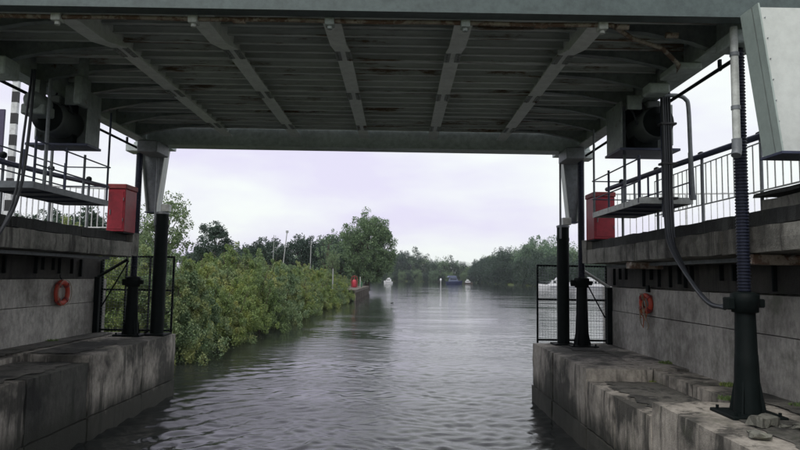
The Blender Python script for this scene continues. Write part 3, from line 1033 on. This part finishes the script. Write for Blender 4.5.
MB().tube(curve_pts([(-6.09, 10.0, 6.5), (-6.10, 9.9, 5.4), (-6.16, 9.9, 4.5), (-6.32, 9.8, 3.8), (-6.6, 9.4, 3.1), (-7.0, 8.5, 2.95)]), .02, 8).build('hose', M['hose'], cb)
mb = MB(); mb.tube(curve_pts([(4.55, 10.6, 6.42), (4.8, 10.6, 6.42), (4.93, 10.6, 6.36), (4.98, 10.6, 6.2), (5.0, 10.6, 5.4), (5.03, 10.6, 4.66)]), .036, 10)
mb.tube([(5.03, 10.6, 4.60), (5.03, 10.6, 4.68)], .055, 10)
tag(mb.build('bent_pipe', M['grey']), 'grey pipe bent at its top, dropping from the right deck edge to the platform', 'pipe')
dp = thing('drop_pipe', 'pale upright pipe with an angled open end beside the near right screw', 'pipe', (4.27, 7.75, 6.5))
MB().tube([(4.27, 7.8, 6.485), (4.27, 7.8, 4.95)], .048, 14).build('pipe', M['pale'], dp)
MB().tube([(4.27, 7.8, 5.02), (4.27, 7.8, 4.88), (4.24, 7.77, 4.8)], .06, 14).build('end_cap', M['grey'], dp)
for z in (6.1, 5.4):
    MB().tube([(4.27, 7.8, z), (4.27, 7.8, z + .05)], .056, 12).build('band', M['grey'], dp)

# ------------------------------------------------------------------ red cabinets
def cabinet(x0, x1, y0, y1, z0, z1, label):
    o = thing('red_cabinet', label, 'cabinet', ((x0 + x1) / 2, y0, z0), 'red cabinets on the abutment beams')
    MB().box(x0, x1, y0, y1, z0, z1 - .12, .012).build('casing', M['red'], o)
    MB().box(x0 - .02, x1 + .02, y0 - .02, y1 + .02, z1 - .118, z1, .015).build('lid', M['redlid'], o)
    for zz in (z0 + .25, z1 - .4):
        MB().tube([(x1 - .035, y0 - .02, zz), (x1 - .035, y0 - .02, zz + .07)], .010, 6).build('hinge', M['grey'], o)
    MB().box(x0 + .02, x1 - .02, y0 + .02, y1 - .02, z0 - .03, z0 - .001, .0).build('plinth', M['dark'], o)
    d_ = MB().box(x0 + .04, x1 - .04, y0 - .012, y0 - .001, z0 + .06, z1 - .18, .004).build('door', M['red'], o)
    MB().box(x0 + .07, x0 + .09, y0 - .03, y0 - .013, z0 + .4, z0 + .52, .004).build('handle', M['grey'], d_)
cabinet(-6.98, -6.56, 14.75, 15.38, 4.16, 5.30, 'red metal cabinet standing at the far end of the left abutment beam')
cabinet(4.62, 5.12, 14.75, 15.38, 4.17, 5.30, 'red metal cabinet standing at the far end of the right abutment beam')

# ------------------------------------------------------------------ life rings
lr = thing('life_ring', 'orange red life ring hanging flat on the left concrete wall', 'life ring', (-7.9, 14.55, 2.7), 'life rings on the walls')
MB().torus((-7.83, 14.55, 2.70), (1, 0, 0), .245, .062, 36, 10, .8).build('ring', M['orange'], lr)
for k in range(4):
    a = math.pi / 4 + k * math.pi / 2
    cy, cz = 14.55 + .245 * math.cos(a), 2.70 + .245 * math.sin(a)
    t0 = Vector((0, -math.sin(a), math.cos(a))) * .03
    MB().tube([Vector((-7.83, cy, cz)) - t0, Vector((-7.83, cy, cz)) + t0], .068, 10).build('band', M['redlid'], lr)
MB().tube(curve_pts([(-7.80, 14.5, 2.97), (-7.86, 14.5, 3.05), (-7.88, 14.52, 3.12)]), .012, 6).build('hook', M['dark'], lr)
MB().torus((-7.76, 14.55, 2.70), (1, 0, 0), .30, .008, 28, 5).build('grab_line', M['rope'], lr)
lr = thing('life_ring', 'orange life ring with a tangle of trailing rope hanging on the right wall', 'life ring', (5.5, 13.9, 2.6), 'life rings on the walls')
MB().torus((5.47, 13.85, 2.70), (1, .25, .05), .17, .058, 36, 10, .8).build('ring', M['orange'], lr)
for k in range(4):
    a = math.pi / 4 + k * math.pi / 2
    c0 = Vector((5.47 + -.05 * math.cos(a), 13.85 + .17 * math.cos(a), 2.70 + .17 * math.sin(a)))
    t0 = Vector((0, -math.sin(a), math.cos(a))) * .03
    MB().tube([c0 - t0, c0 + t0], .068, 10).build('band', M['redlid'], lr)
for k in range(9):
    y = 13.75 + random.uniform(-.05, .28)
    z0 = 2.8 + random.uniform(-.2, .15)
    P = [(5.40, y, z0)]
    for q in range(4):
        P.append((5.42 + random.uniform(-.05, .04), y + random.uniform(-.08, .08), z0 - (q + 1) * random.uniform(.09, .14)))
    MB().tube(curve_pts(P, 5), .011, 5).build('rope', M['orange_rope'] if k % 2 else M['rope'], lr)
MB().box(5.49, 5.54, 13.78, 13.92, 2.95, 3.1, .01).build('hook_plate', M['dark'], lr)

# ------------------------------------------------------------------ railings of the approach roads
def bar_fence(name, p0, p1, z0, z1, gap, r, material, label, rail_r, cat='railing', mid=None, posts=None):
    p0, p1 = Vector(p0), Vector(p1)
    L_ = (p1 - p0).length
    o = thing(name, label, cat, ((p0.x + p1.x) / 2, (p0.y + p1.y) / 2, min(z0)), None)
    def P(u, z): return (p0.x + (p1.x - p0.x) * u, p0.y + (p1.y - p0.y) * u, z[0] + (z[1] - z[0]) * u)
    MB().tube([P(0, z0), P(1, z0)], r * 1.3, 6).build('bottom_rail', material, o)
    MB().tube([P(0, z1), P(1, z1)], rail_r, 8).build('top_rail', material, o)
    n = min(130, int(L_ / gap))
    for k in range(n + 1):
        u = k / n
        MB().tube([P(u, z0), P(u, z1)], r, 5, False).build('baluster', material, o)
    if posts:
        for k in range(posts):
            u = (k + .0) / (posts - 1)
            b0 = P(u, z0)
            MB().tube([(b0[0], b0[1], b0[2] - .22), P(u, z1)], r * 2.5, 8).build('post', material, o)
    return o
bar_fence('white_railing', (-9.0, 15.9, 0), (-20.0, 15.9, 0), (4.32, 4.32), (5.42, 5.42), .15, .017, M['white'],
          'white upright bar railing along the far side of the left approach road', .03, posts=5)
bar_fence('white_railing', (-6.95, 15.75, 0), (-8.95, 15.9, 0), (4.32, 4.32), (5.30, 5.38), .15, .014, M['white'],
          'short white railing between the left red cabinet and the long white railing', .025, posts=2)
bar_fence('white_railing', (5.3, 16.0, 0), (9.5, 16.0, 0), (4.3, 4.3), (5.42, 5.52), .16, .012, M['white'],
          'pale close barred railing beyond the right approach road', .022, posts=3)
bar_fence('road_railing', (5.32, 12.9, 0), (5.32, 3.5, 0), (4.55, 4.55), (5.27, 5.27), .18, .010, M['pale'],
          'thin grey barred railing on the right abutment edge beyond the near screw', .012, posts=None)

def handrail(pts, label, n_balls):
    o = thing('pipe_handrail', label, 'handrail', pts[0], 'thick pipe handrails at the road ends')
    MB().tube(pts, .05, 10).build('rail', M['navy2'], o)
    a, b_ = Vector(pts[0]), Vector(pts[-1])
    for k in range(n_balls):
        c = a.lerp(b_, (k + .5) / n_balls)
        MB().lathe([(.02, c.z + .0), (.055, c.z + .02), (.062, c.z + .06), (.055, c.z + .10), (.02, c.z + .12)], c.x, c.y, 10).build('ball', M['dark'], o)
        MB().tube([(c.x + .01, c.y, c.z), (c.x + .01, c.y, 4.15)], .025, 6).build('post', M['grey'], o)
handrail([(4.75, 14.2, 5.28), (5.0, 11.5, 5.32), (5.28, 9.0, 5.35), (5.9, 4.0, 5.36)], 'thick dark pipe handrail with ball joints running past the right platform', 7)
handrail([(-7.0, 14.6, 5.22), (-7.0, 12.0, 5.12), (-7.0, 10.0, 5.08), (-7.0, 4.0, 5.05)], 'thick dark pipe handrail with ball joints running past the left platform', 7)

# striped post with dark sign at the left edge
sp = thing('striped_barrier_post', 'black and white banded upright barrier post at the far left edge', 'barrier post', (-9.95, 15.7, 4.13))
for k in range(14):
    z = 4.13 + k * .28
    MB().box(-10.0, -9.85, 15.62, 15.72, z, z + .279, 0).build('band', M['white'] if k % 2 else M['black'], sp)
MB().box(-10.5, -10.14, 15.60, 15.66, 6.0, 7.3, .01).build('sign_plate', M['purple'], sp)
MB().box(-10.07, -9.83, 15.58, 15.76, 8.055, 8.3, .01).build('cap', M['black'], sp)

# ------------------------------------------------------------------ foliage
def leaves(cl, per, size, rs, up=0.0, elong=1.0):
    """cl: (n,4) cluster centres+radius -> leaf quads"""
    c = np.repeat(cl[:, :3], per, 0); rad = np.repeat(cl[:, 3], per)
    n = len(c)
    d = rs.normal(size=(n, 3)); d /= np.linalg.norm(d, axis=1)[:, None]
    p = c + d * (rad * rs.uniform(0.2, 1.0, n) ** 0.6)[:, None]
    a = rs.normal(size=(n, 3)); a[:, 2] = a[:, 2] * (1 - .5 * up) + up; a /= np.linalg.norm(a, axis=1)[:, None]
    b = rs.normal(size=(n, 3)); b -= a * (a * b).sum(1)[:, None]; b /= np.linalg.norm(b, axis=1)[:, None]
    s = size * rs.uniform(.5, 1.3, n)[:, None]
    la = a * s * elong; lb = b * s * .42
    co = np.stack([p - la, p + lb - la * .1, p + la, p - lb - la * .1], 1).reshape(-1, 3)
    q = np.arange(n * 4).reshape(-1, 4)
    return co, q

def crown_clusters(rs, n, rx, ry, rz, cz, lump=0.35, hollow=0.5, cr=(.5, .9), flat=0.0):
    ph = rs.uniform(0, 6.28, (7, 3)); fr = rs.randint(1, 4, (7, 2))
    out = []
    while len(out) < n:
        d = rs.normal(size=3); d /= np.linalg.norm(d)
        if d[2] < -0.92: continue
        th, phi = math.atan2(d[1], d[0]), math.acos(d[2])
        k = 1 + lump * sum(math.sin(f[0] * th + p[0]) * math.sin(f[1] * phi + p[1]) for f, p in zip(fr, ph)) / 2.6
        r = k * (hollow + (1 - hollow) * rs.rand() ** .5)
        out.append((d[0] * rx * r, d[1] * ry * r, cz + d[2] * rz * r * (1 - flat * (d[2] < 0)), rs.uniform(*cr)))
    return np.array(out)

def tree_meshes(name, seed, H, rx, rz, trunk_h, ncl, per, size, mt, cr=(.5, .9), lump=.35, hollow=.45, nbr=14, r_trunk=.25, up=0.0):
    rs = np.random.RandomState(seed)
    cz = H - rz
    cl = crown_clusters(rs, ncl, rx, rx * .9, rz, cz, lump, hollow, cr)
    co, q = leaves(cl, per, size, rs, up)
    crown = arr_mesh(name + '_crown', co, q, mt)
    mb = MB()
    pts = [(0, 0, -.3)]; n = 6
    for k in range(1, n + 1):
        pts.append((rs.normal() * .06 * k * H / 12, rs.normal() * .06 * k * H / 12, H * .82 * k / n))
    mb.tube(pts, [r_trunk * (1 - .85 * k / n) * (1.3 if k == 0 else 1) for k in range(n + 1)], 9)
    for i in rs.choice(ncl, min(nbr, ncl), replace=False):
        e = Vector(cl[i, :3]); u = max(.15, min(.9, (e.z - rz * .5) / (H * .82)))
        k = int(u * n); b0 = Vector(pts[max(1, min(n - 1, k))])
        mid = b0.lerp(e, .5) + Vector((0, 0, -.1 * (e - b0).length + .25))
        mb.tube([b0, mid, e], [r_trunk * .36, r_trunk * .2, r_trunk * .06], 5, False)
    return mb.mesh(name + '_trunk', M['bark']), crown

def plant(kind, label, cat, meshes, x, y, z, rz, s, group=None, pn=('trunk', 'crown')):
    o = thing(kind, label, cat, (x, y, z), group)
    o.rotation_euler = (0, 0, rz); o.scale = s if isinstance(s, tuple) else (s, s, s)
    for m_, nme in zip(meshes, pn):
        link(nme, m_, o, loc=(0, 0, 0))
    return o

# bushes on the left bank
def bush_meshes(name, seed, mt, R_=1.7, H=2.6, ncl=230, per=130, size=.046):
    rs = np.random.RandomState(seed)
    cl = []
    plumes = [(rs.uniform(-1, 1) * R_ * .8, rs.uniform(-1, 1) * R_ * .8, rs.uniform(.65, 1.08) * H) for _ in range(26)]
    for k in range(ncl):
        px_, py_, ph_ = plumes[rs.randint(len(plumes))]
        u = rs.rand() ** .75
        dd = math.hypot(px_, py_) / R_
        z = (.05 + u * .95) * ph_ * (1 - .30 * dd * dd)
        sp_ = .45 * (1 - u * .75)
        cl.append((px_ * (.75 + .4 * (1 - u)) + rs.normal() * sp_, py_ * (.75 + .4 * (1 - u)) + rs.normal() * sp_, z, rs.uniform(.13, .30) * (1.15 - .5 * u)))
    co, q = leaves(np.array(cl), per, size, rs, up=.35)
    crown = arr_mesh(name + '_foliage', co, q, mt)
    mb = MB()
    for i in range(16):
        a = plumes[i]
        mb.tube([(a[0] * .15, a[1] * .15, -.4), (a[0] * .5 + rs.normal() * .1, a[1] * .5, a[2] * .5), (a[0] * .8, a[1] * .8, a[2] * .92)], [.03, .02, .006], 5, False)
    return mb.mesh(name + '_stems', M['bark']), crown
BM = [bush_meshes('bush', 11 + i, M['bush'] if i % 3 else M['bush2']) for i in range(5)]
rb = random.Random(5)
y = 22.9
i = 0
while y < 112:
    x0 = float(XL(y))
    for row in range(3):
        if row == 2 and rb.random() < .35: continue
        if y > 79 and row == 0: continue
        xx = x0 - .05 - row * (1.9 if y < 79 else 2.6) + rb.uniform(-.3, .3)
        yy = y + rb.uniform(-.6, .6)
        sc = (rb.uniform(.9, 1.1) + .12 * row) * (1.0 if y < 40 else 1.05) * (.86 if y > 85 else 1)
        zz = .1 + .35 * row
        hgt = rb.uniform(.76, 1.14) * (1.22 if row == 0 else 1.16)
        plant('bank_bush', 'leafy yellow green bush in the dense row along the left river bank', 'bush', BM[i % 5], xx, yy, zz - .1,
              rb.uniform(0, 6.28), (sc, sc, sc * hgt), 'bushes along the left river bank', ('stems', 'foliage'))
        i += 1
    y += rb.uniform(1.6, 2.9)

# individual trees on the left
big = tree_meshes('big_tree', 3, 13.2, 4.6, 6.6, 2, 420, 110, .17, M['leaf'], cr=(.5, 1.0), lump=.30, hollow=.35, nbr=30, r_trunk=.4)
plant('broad_tree', 'tallest broad green tree overhanging the river beside the timber jetty', 'tree', big, -6.0, 118, .8, 0.6, (1.08, 1.05, 1.07))
wisp = tree_meshes('wispy_tree', 8, 12.0, 3.2, 5.0, 2, 60, 22, .22, M['leaf'], cr=(.35, .7), lump=.5, hollow=.25, nbr=26, r_trunk=.25)
plant('sparse_tree', 'thin sparse tree leaning out at the river side of the tall broad tree', 'tree', wisp, -6.9, 123, .9, 2.0, (1.05, 1.05, 1.1)).rotation_euler = (0, R(15), 0)
plant('sparse_tree', 'thin sparse tree standing at the landward side of the tall broad tree', 'tree', wisp, -12.8, 112, 1.5, 0.3, (.72, .72, .78))
t_round = tree_meshes('round_tree', 21, 8.5, 3.0, 3.6, 1.5, 150, 60, .17, M['leafd'], cr=(.4, .8), lump=.4, nbr=16)
def at(px, Y):   # lateral position for an image column (800 wide) at a given distance
    return (px - 401) / 622.0 * Y
def lt(px, Y, z, s, label, meshes, cat='tree', group=None, kind='tree'):
    return plant(kind, label, cat, meshes, at(px, Y), Y, z, px * .37, s, group)
lt(217, 92, 2.6, .98, 'dark rounded tree standing alone beyond the left bushes', t_round, kind='round_tree')
lt(232, 105, 2.6, .6, 'small dark tree just right of the lone rounded tree', t_round, kind='round_tree')
lt(205, 100, 2.6, .55, 'small dark tree just left of the lone rounded tree', t_round, kind='round_tree')
t_pale = tree_meshes('pale_tree', 31, 8.0, 2.5, 3.7, 1.2, 130, 45, .13, M['leafp'], cr=(.3, .65), lump=.45, hollow=.3, nbr=24, r_trunk=.14)
lt(166, 42, 2.0, .82, 'pale light leaved tree right behind the left guide post', t_pale, kind='slender_tree')
lt(146, 50, 2.1, .72, 'pale light leaved tree seen between the left jack and guide post', t_pale, kind='slender_tree')
t_bushy = tree_meshes('bushy_tree', 41, 7.5, 4.2, 3.4, 1.0, 170, 55, .22, M['leafd'], cr=(.5, .95), lump=.35, nbr=12)
lt(267, 125, 2.7, 1.0, 'low dark bushy tree between the lone round tree and the thin poles', t_bushy, kind='bushy_tree')
lt(252, 140, 2.7, .8, 'low dark tree left of the first thin pole', t_bushy, kind='bushy_tree')
lt(304, 130, 2.7, 1.12, 'wide dark bushy tree between the two thin poles', t_bushy, kind='bushy_tree')
lt(327, 140, 2.7, .95, 'dark bushy tree behind the second thin pole', t_bushy, kind='bushy_tree')
lt(334, 95, 2.2, .58, 'pale slim tree just before the jetty end of the bushes', t_pale, kind='slender_tree')
lt(342, 125, 1.8, .82, 'mid green tree between bushes and the tall broad tree', t_bushy, kind='bushy_tree')
rb = random.Random(12)
for k in range(16):
    px = 195 + k * 9.5 + rb.uniform(-3, 3); Yd = rb.uniform(170, 230)
    lt(px, Yd, 2.7, rb.uniform(.8, 1.15), 'dark tree in the distant hedgerow beyond the left bank', t_bushy, group='distant hedgerow trees on the left', kind='hedgerow_tree')
# trees seen below and between the left railing
for k in range(9):
    px = -25 + k * 17; Yd = rb.uniform(62, 80)
    lt(px, Yd, 2.5, rb.uniform(.78, .92), 'green tree beyond the left approach road railing', t_round if k % 2 else t_bushy, group='trees behind the left approach road', kind='roadside_tree')

# right bank and far bank
TF = [tree_meshes('far_tree', 50 + k, 12.0, 5.0 + k * .4, 6.0, 1, 190, 50, .30, M['leafd'] if k % 2 == 0 else M['leaf'], cr=(.8, 1.7), lump=.42, hollow=.45, nbr=6) for k in range(4)]
def far_tree(k, x, y, z, s, group, label, mesh=None):
    plant('far_tree', label, 'tree', (mesh or TF)[k % 4], x, y, z, k * 1.7, s, group)
k = 0
rb = random.Random(33)
y = 186
while y < 425:
    for row in range(2):
        s = rb.uniform(.82, 1.16) * (1.0 + .14 * row) * np.interp(y, [186, 210, 250, 330, 380, 425], [.78, .9, 1.05, 1.25, 1.15, 1.0])
        far_tree(k, float(XR(y)) + 3.0 + row * 8 + rb.uniform(-1, 1.5), y + rb.uniform(-2, 2), -.4 + .8 * row, (s, s, s * rb.uniform(.85, 1.15)),
                 'trees lining the right river bank', 'rounded dark green tree in the row lining the right river bank')
        k += 1
    y += 7.5
x = -75
while x < 62:
    Y = 425 + rb.uniform(0, 14)
    s = rb.uniform(1.0, 1.6)
    if 44 < x < 55: s = max(.95, s * .65)
    far_tree(k, x, Y, .2, (s, s, s * rb.uniform(.95, 1.2)), 'trees across the far end of the river', 'distant green tree in the line closing the far end of the river')
    k += 1
    x += rb.uniform(4.0, 6.0)
    s = rb.uniform(.45, .75)
    far_tree(k + 1, x, 419 + rb.uniform(-1, 2), -.8, (s, s, s), 'trees across the far end of the river', 'distant green tree in the line closing the far end of the river')
# the far left bank past the big tree
y = 150
while y < 420:
    s = rb.uniform(.8, 1.15)
    far_tree(k, float(XL(y)) - 3 - rb.uniform(0, 3), y, .6, (s, s, s), 'trees on the left bank past the jetty', 'dark tree on the left bank beyond the tall broad tree')
    k += 1; y += 10

# ------------------------------------------------------------------ thin poles above the bushes
def pole(px, Y, zt, label, lean=0.0, top=True):
    o = thing('thin_pole', label, 'pole', (at(px, Y), Y, 2.0), 'thin poles above the left bushes')
    x = at(px, Y)
    MB().tube([(x, Y, 1.8), (x + lean, Y, zt)], [.075, .05], 7).build('mast', M['pole'], o)
    if top:
        MB().box(x + lean - .12, x + lean + .16, Y - .08, Y + .08, zt, zt + .28, .02).build('lamp_head', M['pole'], o)
pole(283, 70, 7.9, 'thin grey pole leaning right with a small head, above the bushes', .55)
pole(312, 80, 7.6, 'thin grey upright pole between the two dark bushy trees', 0.05, False)
pole(335, 62, 3.9, 'short pale upright post at the river edge of the bushes', 0, False)
pole(275, 110, 10.2, 'faint thin mast rising above the low dark bushy tree', 0, False)

# ------------------------------------------------------------------ timber jetty and what stands on it
jt = thing('timber_jetty', 'low dark timber jetty on posts at the foot of the tall broad tree', 'jetty', (-6.5, 100, 0))
for k in range(34):
    yy = 80 + k * 1.05
    MB().box(-9.2, -5.5 + random.uniform(-.04, .04), yy, yy + 1.0, 1.32, 1.42 + random.uniform(0, .02), .01).build('deck_board', M['wood'], jt)
MB().box(-5.62, -5.52, 80, 115.2, 1.05, 1.315, .01).build('edge_beam', M['wood'], jt)
for k in range(12):
    MB().tube([(-5.6, 80.3 + k * 3.05, -1.2), (-5.6, 80.3 + k * 3.05, 1.05)], .16, 8).build('pile', M['wood'], jt)
rm = thing('red_lifebuoy_stand', 'bright red lifebuoy housing under a dark red arch on the timber jetty', 'lifebuoy stand', (-6.9, 97, 1.42))
MB().lathe([(.30, 1.43), (.36, 1.5), (.36, 2.2), (.30, 2.5), (.14, 2.65)], -6.95, 97, 16).build('housing', M['redmark'], rm)
MB().tube(curve_pts([(-7.4, 97, 1.43), (-7.4, 97, 2.6), (-7.27, 97, 3.05), (-6.95, 97, 3.2), (-6.63, 97, 3.05), (-6.5, 97, 2.6), (-6.5, 97, 1.43)], 5), .06, 8).build('arch', M['redlid'], rm)
MB().tube([(-6.95, 97, 2.45), (-6.95, 97, 3.15)], .08, 8).build('neck', M['redlid'], rm)
gm = thing('green_marker', 'slim green marker with a white pole on the river end of the jetty', 'marker', (-6.0, 98, 1.42))
MB().box(-5.95, -5.8, 98, 98.12, 1.43, 2.3, .02).build('board', M['green'], gm)
MB().tube([(-6.1, 98.1, 1.43), (-6.1, 98.1, 3.1)], .055, 8).build('pole', M['pale'], gm)

# ------------------------------------------------------------------ boats
def boat(px, Y, L_, H_, label, heading, hullm, cabm, kind='cabin'):
    x = at(px, Y)
    o = thing('moored_boat' if kind != 'canopy' else 'canopy_boat', label, 'boat', (x, Y, 0))
    o.rotation_euler = (0, 0, heading)
    W = L_ * .29
    def P(mb, nme, mm, par=None):
        q = link(nme, mb.mesh(nme, mm), par or o, loc=(0, 0, 0)); return q
    # hull lofted along local X, bow at +X
    mb = MB(); n = 12; rings = []
    for i in range(n + 1):
        u = i / n
        xx = -L_ / 2 + L_ * u
        w = W / 2 * (1 - max(0, (u - .45) / .55) ** 2.2) * (.9 + .1 * min(1, u * 4)) + .02
        sh = H_ * (.30 + .13 * u ** 2)
        rings.append([(xx - (.0 if u < 1 else 0), -w, sh), (xx, -w * .95, sh * .5), (xx - L_ * .04 * u, -w * .7, -.25), (xx - L_ * .04 * u, w * .7, -.25), (xx, w * .95, sh * .5), (xx, w, sh)])
    vs = [p for r_ in rings for p in r_]; fs = []
    for i in range(n):
        for j in range(6):
            j2 = (j + 1) % 6
            fs.append((i * 6 + j, i * 6 + j2, (i + 1) * 6 + j2, (i + 1) * 6 + j))
    fs += [tuple(range(6)), tuple(n * 6 + j for j in range(6))]
    mb.add(vs, fs); P(mb, 'hull', hullm)
    mb = MB()
    for sgn in (-1, 1):
        mb.box(-L_ * .45, L_ * .2, sgn * W * .5 - .03, sgn * W * .5 + .03, H_ * .2, H_ * .24)
    P(mb, 'rubbing_strake', M['boatblue'])
    z0 = H_ * .33
    mb = MB()
    mb.prism([(-L_ * .34, z0), (L_ * .24, z0 + .05), (L_ * .12, H_ * .72), (-L_ * .30, H_ * .74)], 'Y', -W * .40, W * .40)
    cab = P(mb, 'cabin', cabm)
    for sgn in (-1, 1):
        for k in range(4):
            mb = MB()
            a = -L_ * .27 + k * L_ * .10
            y0, y1 = sorted((sgn * W * .401, sgn * W * .41))
            mb.prism([(a, H_ * .50), (a + L_ * .08, H_ * .50), (a + L_ * .07, H_ * .66), (a + L_ * .005, H_ * .66)], 'Y', y0, y1)
            P(mb, 'window', M['glass'], cab)
    mb = MB()
    mb.prism([(L_ * .215, H_ * .47), (L_ * .225, H_ * .47), (L_ * .15, H_ * .68), (L_ * .14, H_ * .68)], 'Y', -W * .34, W * .34)
    P(mb, 'windscreen', M['glass'], cab)
    if kind == 'canopy':
        mb = MB(); mb.prism([(-L_ * .42, H_ * .76), (L_ * .14, H_ * .76), (L_ * .05, H_ * .98), (-L_ * .36, H_ * .98)], 'Y', -W * .46, W * .46)
        P(mb, 'canopy', M['tarpblue'])
    else:
        mb = MB(); mb.prism([(-L_ * .22, H_ * .75), (L_ * .05, H_ * .75), (L_ * .0, H_ * .95), (-L_ * .18, H_ * .97)], 'Y', -W * .3, W * .3)
        P(mb, 'flybridge', cabm)
        mb = MB(); mb.tube([(-L_ * .2, 0, H_ * .97), (-L_ * .22, 0, H_ * 1.25)], .04, 6); P(mb, 'mast', M['boatwhite'])
    mb = MB()
    for sgn in (-1, 1):
        pts = [(L_ * (.1 + .08 * q), sgn * W / 2 * (1 - max(0, (.6 + .08 * q - .45) / .55) ** 2.2), H_ * .58) for q in range(5)]
        mb.tube(pts, .025, 5)
        for p_ in pts[::2]:
            mb.tube([p_, (p_[0], p_[1], H_ * .38)], .02, 5)
    P(mb, 'bow_rail', M['grey'])
    return o
boat(558, 200, 12.0, 4.0, 'white cabin cruiser moored off the right bank, seen left of the fat guide post', math.pi - .1, M['boatwhite'], M['boatwhite'])
boat(596, 196, 11.5, 4.1, 'white cabin cruiser seen through the right fence beside the wall corner', .15, M['boatwhite'], M['boatwhite'])
boat(577, 212, 10.0, 3.6, 'white cabin cruiser partly hidden behind the right fence posts', math.pi + .1, M['boatwhite'], M['boatwhite'])
boat(390, 300, 4.6, 2.7, 'small white boat on the far water just right of the tall broad tree', math.pi - .5, M['boatwhite'], M['boatwhite'])
boat(456, 300, 8.0, 4.2, 'dark blue boat with a blue canopy at the far end of the river', .2, M['boatblue'], M['tarpblue'], 'canopy')
boat(470, 320, 4.6, 2.4, 'low brown boat right of the blue canopy boat', .1, M['wood'], M['boatwhite'])
o = thing('white_marker_post', 'white marker post standing in the far water left of the blue boat', 'marker', (at(442.5, 290), 290, 0))
xq = at(442.5, 290)
MB().tube([(xq, 290, -1), (xq, 290, 1.5)], .13, 8).build('post', M['boatwhite'], o)
MB().lathe([(.3, 1.45), (.45, 1.7), (.45, 2.4), (.2, 2.7)], xq, 290, 10).build('topmark', M['boatwhite'], o)
xq = at(409, 55)
mb = MB(); mb.lathe([(.02, -.1), (.09, -.06), (.1, .02), (.05, .09)], at(394, 75), 75, 10); mb.tube([(at(394, 75), 75, .05), (at(394, 75) + .2, 75, .12)], .05, 6)
tag(mb.build('floating_bird', M['black']), 'tiny dark bird floating on the open water near the big tree', 'bird')

# ------------------------------------------------------------------ parked cars beyond the left fence
def car(x, y, z, rz, body, label):
    o = thing('parked_car', label, 'car', (x, y, z), 'cars parked on the left bank')
    o.rotation_euler = (0, 0, rz)
    def P(mb, n_, m_): return link(n_, mb.mesh(n_, m_), o, loc=(0, 0, 0))
    mb = MB()
    mb.prism([(-2.1, .3), (2.1, .3), (2.15, .7), (1.2, .88), (.6, 1.38), (-1.1, 1.42), (-1.9, .95), (-2.15, .85)], 'Y', -.85, .85)
    P(mb, 'body', body)
    for sgn in (-1, 1):
        mb = MB(); y0, y1 = sorted((sgn * .852, sgn * .862))
        mb.prism([(-1.6, .95), (.95, .93), (.5, 1.3), (-1.0, 1.33)], 'Y', y0, y1); P(mb, 'side_window', M['glass'])
        for xx in (-1.3, 1.3):
            mb = MB(); mb.tube([(xx, sgn * .70, .31), (xx, sgn * .87, .31)], .31, 14); P(mb, 'wheel', M['tyre'])
    mb = MB(); mb.prism([(1.16, .92), (1.20, .94), (.68, 1.36), (.64, 1.34)], 'Y', -.72, .72); P(mb, 'windscreen', M['glass'])
car(at(114, 78), 78, 2.75, 1.2, M['carblue'], 'dark blue parked car seen through the gap by the left wall end')
car(at(124, 82), 82, 2.75, 1.3, M['carsilver'], 'silver parked car right of the dark blue one beyond the left fence')

# ------------------------------------------------------------------ damp river air
hz = MB().box(-420, 420, -25, 640, -3.2, 24)
m = bpy.data.materials.new('river_haze'); m.use_nodes = True
t = m.node_tree
for n_ in list(t.nodes): t.nodes.remove(n_)
vo = t.nodes.new('ShaderNodeOutputMaterial'); pv = t.nodes.new('ShaderNodeVolumePrincipled')
pv.inputs['Color'].default_value = (0.86, 0.9, 1.0, 1)
pv.inputs['Density'].default_value = 0.00018
t.links.new(pv.outputs[0], vo.inputs['Volume'])
struct(hz.build('haze', m), 'stuff')
